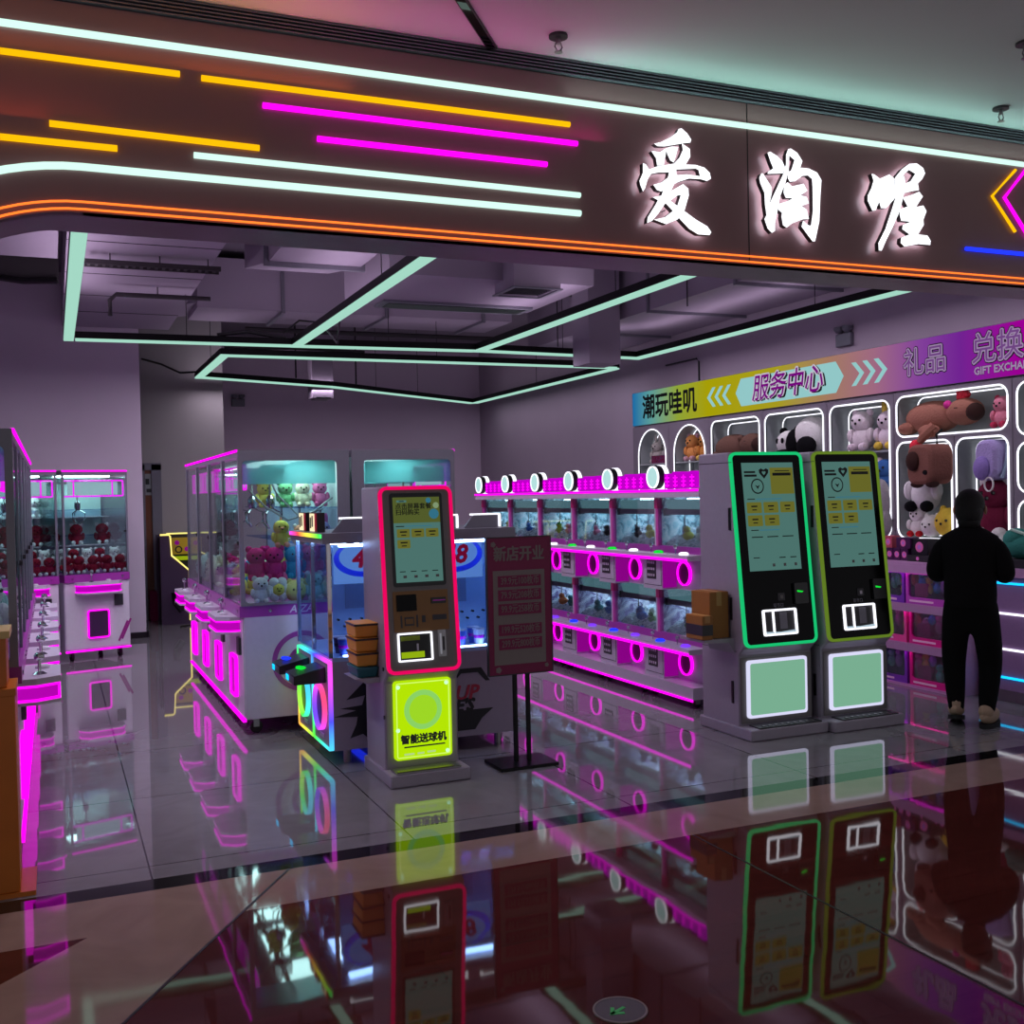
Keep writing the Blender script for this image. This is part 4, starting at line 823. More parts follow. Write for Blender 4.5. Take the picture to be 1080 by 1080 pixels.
def mini():
    t = thing('mini_claw_machine', '', 'mini claw machine', (0, 0, 0), -PI / 2, 'double deck mini claw machines on the right')
    for x in (-mh + .08, mh - .08):
        for y in (.08, .5): caster(t, x, y, .028)
    part('base', CASE, t, box(-mh, mh, 0, .56, .075, .165)); part('base_led', MAG, t, box(-mh, mh, -.008, .0, .06, .078)); part('back_panel', CASE, t, box(-mh, mh, .54, .56, .165, 1.66))
    for lv, (z0, zc) in enumerate(((.165, .42), (.87, 1.125))):
        b = part('lower_case' if lv == 0 else 'upper_case', CASE, t, box(-mh, -.095, .04, .54, z0, zc), box(-.095, mh, .175, .54, z0, zc))
        part('lock_panel', DARK, b, box(-mh + .06, -mh + .2, .036, .04, z0 + .08, z0 + .23)); part('price_mark', WHT, b, *[box(-mh + .075 + .03 * i, -mh + .09 + .03 * i, .034, .036, z0 + .1 + .05 * j, z0 + .12 + .05 * j) for i in range(4) for j in range(3)])
        part('door_line', DARK, b, box(-mh + .02, -.11, .038, .04, z0 + .03, z0 + .034), box(-.11, -.106, .038, .04, z0 + .03, zc - .03))
        part('outlet_panel', emi('magenta_side_glow', (185, 5, 180), .5), b, box(-.095, -.09, .045, .17, z0 + .015, zc - .015))
        o_ = part('outlet', mat('magenta_outlet', (95, 8, 80), .3), b, prism(circ(.035, z0 + .13, .085, 24), 'xz', .165, .175)); part('ring_led', MAG, o_, annulus(.035, z0 + .13, .095, .011, 'xz', .15, .176, 28))
        c = part('console', CASE, t, box(-mh, mh, -.03, .2, zc - .005, zc + .035)); part('console_led', MAG, c, box(-mh, mh, -.04, -.03, zc - .012, zc + .01))
        part('print_band', PURB, c, prism([(.13, zc + .035), (.17, zc + .085), (.19, zc + .085), (.19, zc + .035)], 'yz', -mh, mh))
        for i, x in enumerate((-.2, .17)):
            part('joystick', CHR, c, cyl((x - .09, .06, zc + .035), (x - .09, .06, zc + .08), .006, 6), ell((x - .09, .06, zc + .09), .018, 10, 6)); part('button', [BLUL, VIOL, GRNB, WLED][(lv * 2 + i) % 4], c, lathe([(.038, 0), (.038, .012), (.025, .02)], (x + .04, .05, zc + .035), 12))
        g0, g1 = zc + .08, (.87 if lv == 0 else 1.6)
        part('floor_tray', CASE, t, box(-mh + .02, mh - .02, .18, .54, zc + .03, g0)); part('front_glass', GLS, t, box(-mh + .03, mh - .03, .18, .184, g0, g1))
        part('post', POST_P, t, box(-mh, -mh + .035, .165, .2, g0, g1)); part('post', CASE, t, box(mh - .02, mh, .165, .2, g0, g1))
        part('post_cap', mat('deep_pink_cap', (190, 20, 110), .3), t, box(-mh - .005, -mh + .045, .155, .2, g1 - .09, g1 - .01))
        part('printed_back', SWB if lv else SWV, t, box(-mh + .02, mh - .02, .52, .54, g0, g1)); part('side_print', SWB if lv else SWV, t, box(-mh + .02, -mh + .026, .2, .52, g0, g1), box(mh - .02, mh - .014, .2, .52, g0, g1))
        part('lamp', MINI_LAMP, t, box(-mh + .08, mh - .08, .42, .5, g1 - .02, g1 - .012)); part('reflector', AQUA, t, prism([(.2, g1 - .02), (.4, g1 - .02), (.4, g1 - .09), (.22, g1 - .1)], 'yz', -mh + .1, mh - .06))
        part('gantry', BARG, t, box(-mh + .05, mh - .05, .215, .25, g1 - .14, g1 - .095)); parts('gantry_end', BLK, t, *[box(x - .015, x + .015, .21, .26, g1 - .15, g1 - .09) for x in (-mh + .06, mh - .06)])
        part('led_stick', MAG, t, box(mh - .1, mh - .088, .4, .412, g0 + .06, g1 - .16)); claw(t, -.16, .3, g1 - .3, .55); part('claw_rope', BLK, t, cyl((-.16, .3, g1 - .26), (-.16, .3, g1 - .1), .005, 5))
    part('canopy', CASE, t, box(-mh, mh, .08, .56, 1.6, 1.66)); part('canopy_led', MAG, t, box(-mh, mh, .07, .08, 1.645, 1.665))
    dl = part('round_lamp', BLK, t, prism(circ(-.3, 1.765, .095, 26), 'xz', .1, .18)); part('lamp_face', emi('round_lamp_face', (195, 240, 240), .85), dl, prism(circ(-.3, 1.765, .078, 26), 'xz', .09, .1)); part('lamp_rim', WLED, dl, annulus(-.3, 1.765, .1, .01, 'xz', .15, .19, 26), annulus(-.3, 1.765, .09, .008, 'xz', .085, .1, 26))
    for i in range(4):
        lx = part('light_letter', emi('magenta_letter_box', (205, 0, 215), .85), t, box(-.165 + .12 * i, -.075 + .12 * i, .12, .22, 1.67, 1.79 + .012 * (i % 2)))
        part('letter_stroke', MAG, lx, *[box(-.15 + .12 * i, -.09 + .12 * i, .116, .12, 1.69 + .03 * j, 1.7 + .03 * j) for j in range(3)], box(-.125 + .12 * i, -.115 + .12 * i, .115, .119, 1.68, 1.775))
    return t
mm = mini(); minis = []
MX, MY0 = 4.38, 6.84
lab = ['next to the tall kiosks', 'second from the tall kiosks', 'third from the tall kiosks', 'fourth from the tall kiosks', 'fifth from the tall kiosks', 'at the far end']
for i in range(6):
    L_ = 'double deck magenta lit mini claw machine ' + lab[i]; p = (MX, MY0 + mh + MW * i, 0)
    if i == 0: mm.location = p; mm['label'] = L_; minis.append(mm)
    else: minis.append(dup(mm, L_, p))
hp = None
def heap_mesh():
    r = random.Random(3); nx, ny = 22, 10; V = []; F = []
    for j in range(ny + 1):
        for i in range(nx + 1):
            e = min(i, nx - i, j, ny - j); V.append((-.33 + .66 * i / nx, .2 + .3 * j / ny, 0 if e == 0 else .012 + .05 * r.random() + .012 * j))
    for j in range(ny):
        for i in range(nx): a = j * (nx + 1) + i; F.append((a, a + 1, a + nx + 2, a + nx + 1))
    return V, F
for i in range(6):
    for lv, z in enumerate((.501, 1.206)):
        if hp is None: o = hp = add('prize_heap', [(heap_mesh(), HEAP)], smooth=False)
        else: o = hp.copy(); C.objects.link(o)
        o.location = (MX, MY0 + mh + MW * i, z); o.rotation_euler.z = -PI / 2; o['kind'] = 'stuff'
        tag(o, 'heap of shiny bagged prizes, %s deck of the mini machine %s' % (('lower', 'upper')[lv], lab[i]), 'prizes', 'prize heaps in the mini machines')
rn2 = random.Random(11)
TC = [('green', (80, 140, 70)), ('teal', (40, 120, 130)), ('grey', (110, 95, 105)), ('yellow', (210, 200, 70)), ('pink', (230, 120, 160)), ('blue', (50, 100, 180)), ('orange', (220, 120, 70)), ('white', (230, 230, 225)), ('black', (25, 25, 30))]
for i in range(6):
    for lv, z in enumerate((.55, 1.255)):
        for k in range(4 if i < 4 else 2):
            nm, c1 = TC[(i * 5 + lv * 3 + k * 2) % 9]; lx, ly = -.02 + .1 * k + rn2.uniform(-.02, .02), .24 + .06 * (k % 2)
            g = thing('small_toy', '%s little toy, %s deck of the mini machine %s' % (nm, ('lower', 'upper')[lv], lab[i]), 'toy', (MX + ly, MY0 + mh + MW * i - lx, z), 0, 'little toys in the mini machines')
            s_ = rn2.uniform(.035, .05); part('body', pc(c1), g, ell((0, 0, s_ * .8), (s_, s_ * .9, s_ * .8), 10, 7), ell((-.3 * s_, 0, s_ * 1.9), s_ * .6, 10, 7)); part('eye', EYE, g, ell((-.8 * s_, .2 * s_, 2 * s_), .1 * s_, 6, 4), ell((-.8 * s_, -.2 * s_, 2 * s_), .1 * s_, 6, 4))

# ------------------------------------------------------------------ display wall with neon lined cells, sign above
DW = mat('display_wall_grey', (120, 112, 124), .45, 0, .04, 3); DIN = mat('cell_lining_grey', (150, 156, 158), .4)
DX = 6.95
def arch(x0, x1, z0, z1):
    r = (x1 - x0) / 2; cx = (x0 + x1) / 2
    return [(x0, z0), (x1, z0)] + [(cx + r * math.cos(PI * i / 16), z1 - r + r * math.sin(PI * i / 16)) for i in range(17)]
def cell(t, x0, x1, z0, z1, op):
    cx = sum(p[0] for p in op) / len(op); cz = sum(p[1] for p in op) / len(op)
    part('front_board', DW, t, holed(x0, x1, z0, z1, op, 'xz', 0, .02), smooth=False)
    ex = [(cx + (a - cx) * 1.02, cz + (b - cz) * 1.02) for a, b in op]
    part('lining', DIN, t, rring(ex, op, 'xz', .0, .27)); part('back_board', DIN, t, prism(ex, 'xz', .27, .285))
    part('neon_outline', WLED, t, tube([(a, -.006, b) for a, b in op], .0085, 6, True))
    inn = [(cx + (a - cx) * .93, cz + (b - cz) * .95) for a, b in op]
    part('inner_neon', WLED, t, tube([(a, .2, b) for a, b in inn], .006, 6, True))
def unit(label, y0, y1, cells, shelves=(), base=.0):
    t = thing('display_cabinet', label, 'display cabinet', (DX, 0, 0), -PI / 2, 'neon lined display cabinets')
    X0, X1 = -y0, -y1
    part('base_board', DW, t, box(X0 + .003, X1 - .003, 0, .02, 0, min(c[2] for c in cells)), box(X0 + .003, X1 - .003, .02, .29, 0, .05))
    part('side_board', DW, t, box(X0 + .002, X0 + .014, .02, .29, 0, 2.49), box(X1 - .014, X1 - .002, .02, .29, 0, 2.49), box(X0, X1, .02, .29, 2.475, 2.49))
    for c in cells:
        op = c[4]; cell(t, -c[0] + .003, -c[1] - .003, c[2], c[3], op)
    for (a, b, z) in shelves: part('shelf', DIN, t, box(-a, -b, .015, .27, z - .015, z))
    return t
RR = lambda a, b, z0, z1, r=.09: rrect(-a, -b, z0, z1, r, 6)
unit('arched neon display cabinet at the left end, with grey rabbit plush', 12.17, 11.29, [(12.17, 11.29, 1.1, 2.48, arch(-12.02, -11.36, 1.25, 2.43))], [(12.02, 11.36, 2.0)])
unit('arched neon display cabinet with orange plush faces', 11.29, 10.41, [(11.29, 10.41, 1.1, 2.48, arch(-11.17, -10.5, 1.25, 2.43))], [(11.17, 10.5, 2.0)])
unit('square neon display cabinet with the brown plush seen over the green kiosk', 10.41, 9.41, [(10.41, 9.41, 1.1, 2.48, RR(10.36, 9.46, 1.25, 2.43))], [(10.36, 9.46, 1.97)])
unit('square neon display cabinet with the plush panda', 9.41, 8.38, [(9.41, 8.38, 1.1, 2.48, RR(9.36, 8.43, 1.25, 2.43))], [(9.36, 8.43, 1.97)])
unit('square neon display cabinet with the white plush above the olive kiosk', 8.38, 7.48, [(8.38, 7.48, 1.1, 2.48, RR(8.33, 7.53, 1.18, 2.43))], [(8.33, 7.53, 1.98), (8.33, 7.53, 1.55)])
unit('wide neon display cabinet with a lying capybara plush over two tall cells', 7.48, 6.19, [(7.48, 6.19, 2.06, 2.48, RR(7.44, 6.23, 2.085, 2.44)), (7.48, 6.785, 1.1, 2.06, RR(7.44, 6.81, 1.19, 2.035)), (6.785, 6.19, 1.1, 2.06, RR(6.76, 6.23, 1.19, 2.035))])
unit('neon display cabinet cut off by the right edge of the photo', 6.19, 5.0, [(6.19, 5.0, 2.0, 2.48, RR(6.14, 5.05, 2.03, 2.44)), (6.19, 5.0, 1.55, 2.0, RR(6.14, 5.05, 1.58, 1.97)), (6.19, 5.0, 1.1, 1.55, RR(6.14, 5.05, 1.15, 1.52))])
# gradient sign
t = thing('wall_sign', 'long backlit sign fading from blue over yellow to magenta above the display wall', 'sign', (DX, 0, 0), -PI / 2)
bx = part('box', GREYF, t, box(-12.17, -4.98, .004, .29, 2.495, 2.925))
part('face', ramp_emit('sign_gradient', [(0, (25, 130, 200)), (.06, (110, 190, 190)), (.15, (175, 200, 70)), (.24, (205, 195, 10)), (.42, (205, 190, 40)), (.53, (200, 150, 120)), (.62, (195, 130, 160)), (.7, (160, 80, 190)), (.76, (140, 45, 180)), (.84, (190, 0, 180)), (1, (200, 0, 190))], .62), t, box(-12.165, -4.985, 0, .004, 2.5, 2.92))
PM = emi('sign_pale_mint', (165, 225, 225), .75); INKB = mat('sign_black', (10, 10, 12), .5); WHL = emi('sign_white_outline', (225, 220, 235), .7); VIO = emi('sign_violet', (150, 10, 160), .55); LAVE = emi('sign_lavender', (195, 165, 210), .6)
part('lettering', INKB, t, text('潮玩哇叽', -11.28, 2.7, .315, -.001, .003, .009))
for s0, dr_ in ((-10.44, -1), (-8.02, 1)):
    parts('arrow', PM, t, *[prism([(s0 + .15 * k + (0 if dr_ > 0 else .11), 2.6), (s0 + .15 * k + .06 + (0 if dr_ > 0 else .11), 2.6), (s0 + .15 * k + .06 + (.11 if dr_ > 0 else 0), 2.71), (s0 + .15 * k + .06 + (0 if dr_ > 0 else .11), 2.82), (s0 + .15 * k + (0 if dr_ > 0 else .11), 2.82), (s0 + .15 * k + (.11 if dr_ > 0 else 0), 2.71)], 'xz', -.003, 0) for k in range(3)])
part('name_plate', PM, t, prism([(-9.88, 2.71), (-9.78, 2.56), (-8.24, 2.56), (-8.13, 2.71), (-8.24, 2.86), (-9.78, 2.86)], 'xz', -.003, 0))
for body, x, sz in (('服务中心', -9.0, .29),):
    part('lettering', INKB, t, text(body, x + .02, 2.695, sz, -.003, .001, .026, shear=.15)); part('lettering', WHL, t, text(body, x, 2.71, sz, -.0045, .001, .02, shear=.15)); part('lettering', VIO, t, text(body, x, 2.71, sz, -.006, .001, .004, shear=.15))
for body, x, z, sz, b in (('礼品', -7.1, 2.715, .25, .02), ('兑换区', -6.2, 2.735, .26, .02), ('GIFT EXCHANGE AREA', -6.12, 2.57, .085, .006)):
    part('lettering', INKB, t, text(body, x, z, sz, 0, .003, b)); part('lettering', LAVE, t, text(body, x, z, sz, -.003, .002, b * .55)); 
    if b > .01: part('lettering', emi('sign_mid_violet', (150, 95, 175), .5), t, text(body, x, z, sz, -.005, .001, 0))

# plush on the display wall
def dp(kind, label, x, y, z, s, c1, c2=None): return plush(kind, label, (x, y, z), s, c1, c2, -PI / 2 + .15, 'plush on the display wall')
dp('rabbit', 'grey rabbit plush at the left in the first arched cell', 7.1, 11.8, 2.001, .3, (170, 165, 160)); dp('rabbit', 'grey rabbit plush at the right in the first arched cell', 7.1, 11.52, 2.001, .3, (175, 172, 170))
tag(add('plaid_cloth', [(box(6.99, 7.0, 11.4, 11.78, 2.001, 2.1), swirl('plaid_cloth', (40, 20, 40), (130, 20, 60), (60, 60, 110), 25))]), 'dark red plaid cloth before the grey rabbit plush', 'cloth')
dp('bear', 'orange plush with a dotted face at the left in the second arched cell', 7.1, 10.98, 2.001, .34, (205, 140, 80), (190, 150, 160)); dp('bear', 'orange plush at the right in the second arched cell', 7.1, 10.7, 2.001, .34, (200, 135, 70), (215, 180, 90))
def capy(label, loc, rz, s=1., c=(140, 95, 80), flower=True):
    t = thing('plush_capybara', label, 'plush toy', loc, rz, 'plush on the display wall'); m = pc(c)
    part('body', m, t, ell((-.2 * s, 0, .15 * s), (.32 * s, .13 * s, .15 * s), 18, 12)); part('head', m, t, ell((.2 * s, -.03 * s, .17 * s), (.19 * s, .12 * s, .12 * s), 16, 10)); part('snout', mat('dark_snout', (60, 38, 34), .9), t, ell((.33 * s, -.05 * s, .16 * s), (.07 * s, .09 * s, .08 * s), 12, 8))
    parts('leg', m, t, ell((-.12 * s, -.13 * s, .02 * s), (.12 * s, .07 * s, .06 * s), 10, 7), ell((-.45 * s, -.06 * s, .06 * s), (.1 * s, .09 * s, .06 * s), 10, 7), tube([(-.05 * s, -.14 * s, .06 * s), (-.12 * s, -.2 * s, -.03 * s), (-.16 * s, -.21 * s, -.08 * s)], [.05 * s, .045 * s, .03 * s], 8)); part('eye', EYE, t, ell((.2 * s, -.14 * s, .2 * s), (.03 * s, .008 * s, .006 * s), 6, 4)); part('ear', mat('pink_ear', (215, 60, 150), .8) if flower else m, t, ell((.07 * s, -.1 * s, .24 * s), (.045 * s, .03 * s, .04 * s), 8, 6))
    if flower: part('flower', mat('red_flower', (225, 50, 70), .7), t, *[ell((.18 * s + .04 * s * math.cos(a), -.03 * s, .32 * s + .03 * s * math.sin(a)), .035 * s, 8, 6) for a in [PI * 2 * i / 5 for i in range(5)]], ell((.18 * s, -.03 * s, .33 * s), .04 * s, 8, 6))
    return t
capy('brown capybara plush lying in the wide top cell with a red flower on its head', (7.06, 6.93, 2.1), -PI / 2, .95, (158, 108, 92))
plush('bear', 'white faced doll in a pink hood beside the capybara head', (7.04, 6.36, 2.1), .27, (215, 130, 150), (190, 60, 90), -PI / 2, 'plush on the display wall')
capy('dark brown plush lying with its back up in the cell above the green kiosk', (7.08, 9.92, 1.975), -PI / 2, 1.0, (105, 78, 68), False)
t = thing('plush_panda', 'black and white panda plush lying on its belly in its cell', 'plush toy', (7.08, 8.88, 1.975), -PI / 2, 'plush on the display wall')
BKP = pc((22, 22, 24)); WP = pc((215, 215, 212))
part('body', WP, t, ell((.12, 0, .2), (.24, .14, .2), 18, 12)); part('head', WP, t, ell((-.22, -.02, .15), (.15, .13, .13), 14, 9)); parts('ear', BKP, t, ell((-.3, -.03, .27), .045, 8, 6), ell((-.13, .02, .28), .045, 8, 6)); parts('arm', BKP, t, ell((-.06, -.06, .13), (.09, .12, .16), 12, 8), ell((-.2, -.1, .04), (.16, .06, .045), 12, 7)); part('leg', BKP, t, ell((.17, -.12, .1), (.14, .06, .1), 12, 8)); part('eye', BKP, t, ell((-.27, -.14, .17), (.025, .012, .03), 6, 5), ell((-.18, -.145, .17), (.025, .012, .03), 6, 5))
dp('bear', 'big white plush with a round cap in the cell above the olive kiosk', 7.06, 8.0, 1.985, .4, (225, 215, 220), (215, 200, 210)); dp('rabbit', 'cream plush with a yellow crown right of the big white plush', 7.08, 7.68, 1.985, .38, (220, 205, 215), (220, 190, 80))
dp('bear', 'small blue clothed plush below the crowned one', 7.02, 7.66, 1.56, .36, (60, 100, 160), (220, 200, 200)); dp('bear', 'orange and white plush behind the olive kiosk edge', 7.02, 7.95, 1.56, .38, (215, 150, 110), WHP)
tag(add('grey_hood', [(ell((6.92, 7.62, 1.5), (.08, .1, .22), 12, 9), pc((150, 145, 150))), (ell((6.9, 7.55, 1.32), (.06, .05, .12), 10, 7), pc((150, 145, 150)))]), 'grey plush hood hanging beside the olive kiosk', 'plush toy')
t = thing('plush_backpack', 'square brown capybara backpack hanging in front of the left tall cell', 'bag', (6.86, 6.98, 1.66), -PI / 2 - .25)
part('body', pc((130, 88, 78)), t, prism(rrect(-.19, .19, 0, .34, .1), 'xz', -.1, .12), bevel=.03); part('muzzle', mat('dark_snout', (60, 38, 34), .9), t, ell((-.05, -.12, .2), (.075, .05, .085), 12, 8)); parts('eye', EYE, t, ell((.13, -.11, .1), .022, 8, 6), ell((-.15, -.1, .24), .02, 8, 6)); part('flower', mat('red_flower', (225, 50, 70), .7), t, ell((-.17, -.02, .33), (.07, .05, .06), 10, 7)); part('strap', BLK, t, tube([(.05, .05, .33), (.06, .04, .42), (.04, .1, .46)], .012, 6)); parts('foot', mat('dark_snout', (60, 38, 34), .9), t, ell((-.12, -.04, 0), (.05, .06, .03), 8, 6), ell((.12, -.04, 0), (.05, .06, .03), 8, 6))
dp('bear', 'white plush with a black drooping ear in the left tall cell', 7.06, 7.22, 1.42, .5, (228, 225, 228), (25, 25, 28)); dp('bear', 'white doll with a red bow at the foot of the left tall cell', 7.03, 7.28, 1.2, .28, (225, 222, 220), (200, 40, 50)); dp('ball', 'yellow round plush at the right foot of the left tall cell', 7.04, 6.93, 1.2, .26, (215, 185, 70)); dp('ball', 'white round plush with a dotted face under the capybara backpack', 6.99, 7.08, 1.2, .2, (220, 220, 215))
t = thing('plush_backpack', 'lavender plush backpack hanging at the top of the right tall cell', 'bag', (7.0, 6.42, 1.68), -PI / 2 - .2)
part('body', pc((165, 150, 200)), t, prism(rrect(-.13, .13, 0, .33, .1), 'xz', -.09, .09), bevel=.03); part('pocket', pc((140, 120, 185)), t, ell((-.02, -.1, .1), (.09, .05, .1), 12, 8)); part('strap', pc((150, 165, 190)), t, tube([(.1, .05, .32), (.17, .0, .2), (.12, -.02, .02)], .018, 6)); part('pendant', WHP_ := mat('white_pendant', (220, 215, 215), .5), t, annulus(.06, -.03, .06, .01, 'xz', -.1, -.09, 18))
dp('bear', 'maroon and white bear plush in the right tall cell behind the person', 7.06, 6.45, 1.2, .52, (110, 35, 60), (220, 215, 215))
dp('bear', 'pale plush in the top right cell at the photo edge', 7.08, 5.7, 2.04, .34, (200, 195, 200)); dp('rabbit', 'pale rabbit plush in the middle right cell at the photo edge', 7.08, 5.75, 1.59, .3, (190, 190, 200))
# ------------------------------------------------------------------ gift shelf, counter, person
GX = 6.44
SHV = mat('pink_lit_shelf', (195, 150, 195), .35)
t = thing('gift_shelf', 'low white shelf of toy gift boxes left of the person', 'shelf', (GX, 0, 0), -PI / 2)
parts('board', SHV, t, *[box(-7.75, -6.3, -.01, .4, a, b) for a, b in ((.0, .02), (.34, .36), (.665, .685))]); part('top', SHV, t, box(-7.75, -6.28, -.03, .45, .975, 1.03)); parts('upright', SHV, t, box(-7.77, -7.75, 0, .4, 0, 1.0), box(-6.3, -6.28, 0, .4, 0, 1.0)); part('back_board', SHV, t, box(-7.75, -6.3, .4, .42, 0, 1.0)); parts('hidden_shelf_led', HIDL, t, *[box(-7.75, -6.3, -.036, -.024, z - .008, z) for z in (.97, .655, .33)]); parts('shelf_lip', SHV, t, *[box(-7.75, -6.28, -.048, -.042, z - .03, z + .035) for z in (.97, .655, .33)]); parts('lip_board', SHV, t, *[box(-7.75, -6.28, -.042, -.01, z, z + .02) for z in (.97, .655, .33)])  # top strip inferred from the glow; lower strips and lips added to light boxes
GB = [mat('gift_magenta', (215, 30, 140), .35), mat('gift_violet', (120, 60, 180), .35), mat('gift_rose', (230, 90, 160), .35), mat('gift_purple_pink', (185, 80, 190), .35)]
TOY = [mat('toy_%d' % i, c, .4) for i, c in enumerate(((240, 120, 190), (250, 200, 90), (90, 160, 230), (230, 60, 90), (200, 130, 230), (250, 230, 240), (120, 210, 190)))]
def giftbox(label, y0, y1, z0, z1, m):
    g = thing('toy_gift_box', label, 'toy box', (GX + .005, (y0 + y1) / 2, z0), -PI / 2, 'toy gift boxes on the shelf'); w, hh = (y0 - y1), z1 - z0; w2 = w / 2
    part('carton', m, g, holed(-w2, w2, 0, hh, rrect(-w2 + .025, w2 - .025, .055, hh - .025, .03), 'xz', 0, .015), box(-w2, -w2 + .006, .015, .24, 0, hh), box(w2 - .006, w2, .015, .24, 0, hh), box(-w2, w2, .015, .24, 0, .006), box(-w2, w2, .015, .24, hh - .006, hh), box(-w2, w2, .23, .24, 0, hh), smooth=False)
    part('window', GLS, g, box(-w2 + .02, w2 - .02, .012, .014, .05, hh - .02)); part('print', TOY[5], g, box(-w2 + .04, w2 * .2, -.002, 0, .018, .034))
    n_ = max(3, int(w / .075)); 
    for i in range(n_):
        x = -w2 + .05 + (w - .1) * i / max(1, n_ - 1); z = .08 + rnd.uniform(0, hh * .45); part('toy', rnd.choice(TOY), g, ell((x, .05, z), (.034, .03, rnd.uniform(.04, .06)), 8, 6), ell((x, .05, z + .07), .03, 8, 6))
    if w > .4:
        part('handbag', GB[0], g, prism(rrect(-.17, -.03, .06, .17, .02), 'xz', .018, .06)); part('handbag_handle', TOY[5], g, tube([(-.15, .07, .17), (-.13, .07, .21), (-.07, .07, .21), (-.05, .07, .17)], .009, 6))
    return g
giftbox('large magenta toy box on the bottom board with a pink handbag behind its window', 6.8, 6.32, .021, .325, GB[0]); giftbox('large magenta toy box on the middle board left of the person', 6.8, 6.32, .361, .65, GB[0])
giftbox('violet toy box on the bottom board beside the olive kiosk', 7.2, 6.83, .021, .325, GB[1]); giftbox('rose toy box on the middle board beside the olive kiosk', 7.2, 6.83, .361, .65, GB[2])
giftbox('purple toy box at the right of the top board', 6.83, 6.33, .686, .955, GB[3]); giftbox('narrow blue violet toy box in the middle of the top board', 7.06, 6.85, .686, .955, GB[1]); giftbox('narrow purple toy box on the top board against the olive kiosk', 7.28, 7.09, .686, .955, GB[3])
def small(label, y, z, w, d, hh, m, x=GX + .1):
    g = thing('small_prize_box', label, 'box', (x, y, z), -PI / 2, 'small boxes on the shelf top'); part('carton', m, g, box(-w / 2, w / 2, -d / 2, d / 2, 0, hh), bevel=.003); part('print', TOY[0], g, prism(circ(0, hh / 2, min(w, hh) * .33, 14), 'xz', -d / 2 - .001, -d / 2)); part('print_mark', TOY[4], g, prism(circ(0, hh / 2, min(w, hh) * .15, 10), 'xz', -d / 2 - .002, -d / 2 - .001))
DKV = mat('dark_violet_box', (70, 25, 75), .4)
for k in range(3): small('small violet printed box on the shelf top, %s' % ('beside the kiosk', 'second from the kiosk', 'third from the kiosk')[k], 7.06 - .085 * k, 1.031, .08, .1, .1, DKV)
small('dark low box on the shelf top right of the violet boxes', 6.72, 1.031, .24, .14, .05, DARK); small('violet printed box stacked on the small boxes', 6.9, 1.132, .16, .1, .09, DKV); small('rose box standing on the small boxes at the kiosk edge', 7.08, 1.132, .09, .09, .1, mat('rose_box', (190, 80, 100), .5)); small('black box on the shelf top behind the violet boxes', 6.74, 1.083, .18, .14, .13, mat('black_box', (30, 26, 36), .4), GX + .14)
for k in range(4): small('tiny dark red box in the row between the boxes and the person, %s' % ('first', 'second', 'third', 'last')[k], 6.6 - .07 * k, 1.031, .055, .08, .07 + .02 * (k % 2), mat('dark_red_box', (80, 20, 35), .4))

CNT = mat('counter_lilac_gloss', (150, 120, 165), .25)
t = thing('service_counter', 'lilac service counter with blue and white light strips behind the person', 'counter', (6.6, 0, 0), -PI / 2)
part('body', CNT, t, prism(rrect(-6.26, -4.98, 0, .3, .06), 'xy', .09, 1.02)); part('top', DARK, t, box(-6.27, -4.97, -.03, .31, 1.02, 1.085), bevel=.006); part('plinth', STEEL, t, box(-6.24, -5.0, .02, .3, 0, .09)); part('top_edge', SHV, t, box(-6.27, -4.97, -.034, -.03, .95, 1.02))
for z, m in ((.9, CYAL), (.67, WLED), (.4, WLED), (.185, CYAL)): part('light_strip', m, t, box(-6.22, -5.0, -.012, 0, z - .008, z + .008))
t = thing('teal_bag', 'folded teal cloth bag lying on the service counter right of the person', 'bag', (6.72, 5.86, 1.086), -1.2)
part('fold', pc((60, 130, 120)), t, ell((0, 0, .09), (.2, .12, .1), 16, 9), ell((.1, .0, .06), (.18, .13, .07), 14, 8), ell((-.08, 0, .14), (.1, .1, .09), 12, 8)); part('trim', pc((190, 220, 205)), t, tube([(-.1, -.06, .22), (.0, -.08, .19), (.14, -.1, .11), (.25, -.08, .05)], .012, 6))

SKIN = mat('skin', (150, 105, 85), .5); CLO = mat('black_sweater', (13, 12, 15), .9, 0, .2, 80, .2, 0, .4); TRO = mat('black_trousers', (10, 10, 12), .9, 0, .2, 60, .2, 0, .3); HAIR = mat('black_hair', (9, 8, 9), .55, 0, .3, 120, .4, 0, .6); SHO = mat('beige_sneaker', (165, 140, 118), .7); SOLE = mat('dark_sole', (18, 17, 18), .7)
def skin(name, V, E, Rd, m, parent, root=0, sub=2):
    me = bpy.data.meshes.new(name); me.from_pydata(V, E, []); me.materials.append(m)
    o = bpy.data.objects.new(name, me); C.objects.link(o)
    if parent: o.parent = parent
    sk = o.modifiers.new('skin', 'SKIN'); sk.use_smooth_shade = True
    for i, r in enumerate(Rd):
        d = me.skin_vertices[0].data[i]; d.radius = r if isinstance(r, tuple) else (r, r); d.use_root = (i == root)
    s = o.modifiers.new('sub', 'SUBSURF'); s.levels = sub; s.render_levels = sub
    return o
P = thing('person', 'person in black sweater and black trousers standing at the counter with back turned', 'person', (5.76, 5.5, 0), math.radians(36))
V = [(0, 0, .86), (-.01, 0, 1.0), (0, 0, 1.13), (.0, 0, 1.25), (.02, 0, 1.345), (.035, 0, 1.43), (.05, 0, 1.5), (.055, 0, 1.56)]; Rd = [(.13, .16), (.11, .145), (.115, .155), (.1, .135), (.048, .052), (.062, .06), (.085, .078), (.055, .055)]
E_ = [(i, i + 1) for i in range(7)]
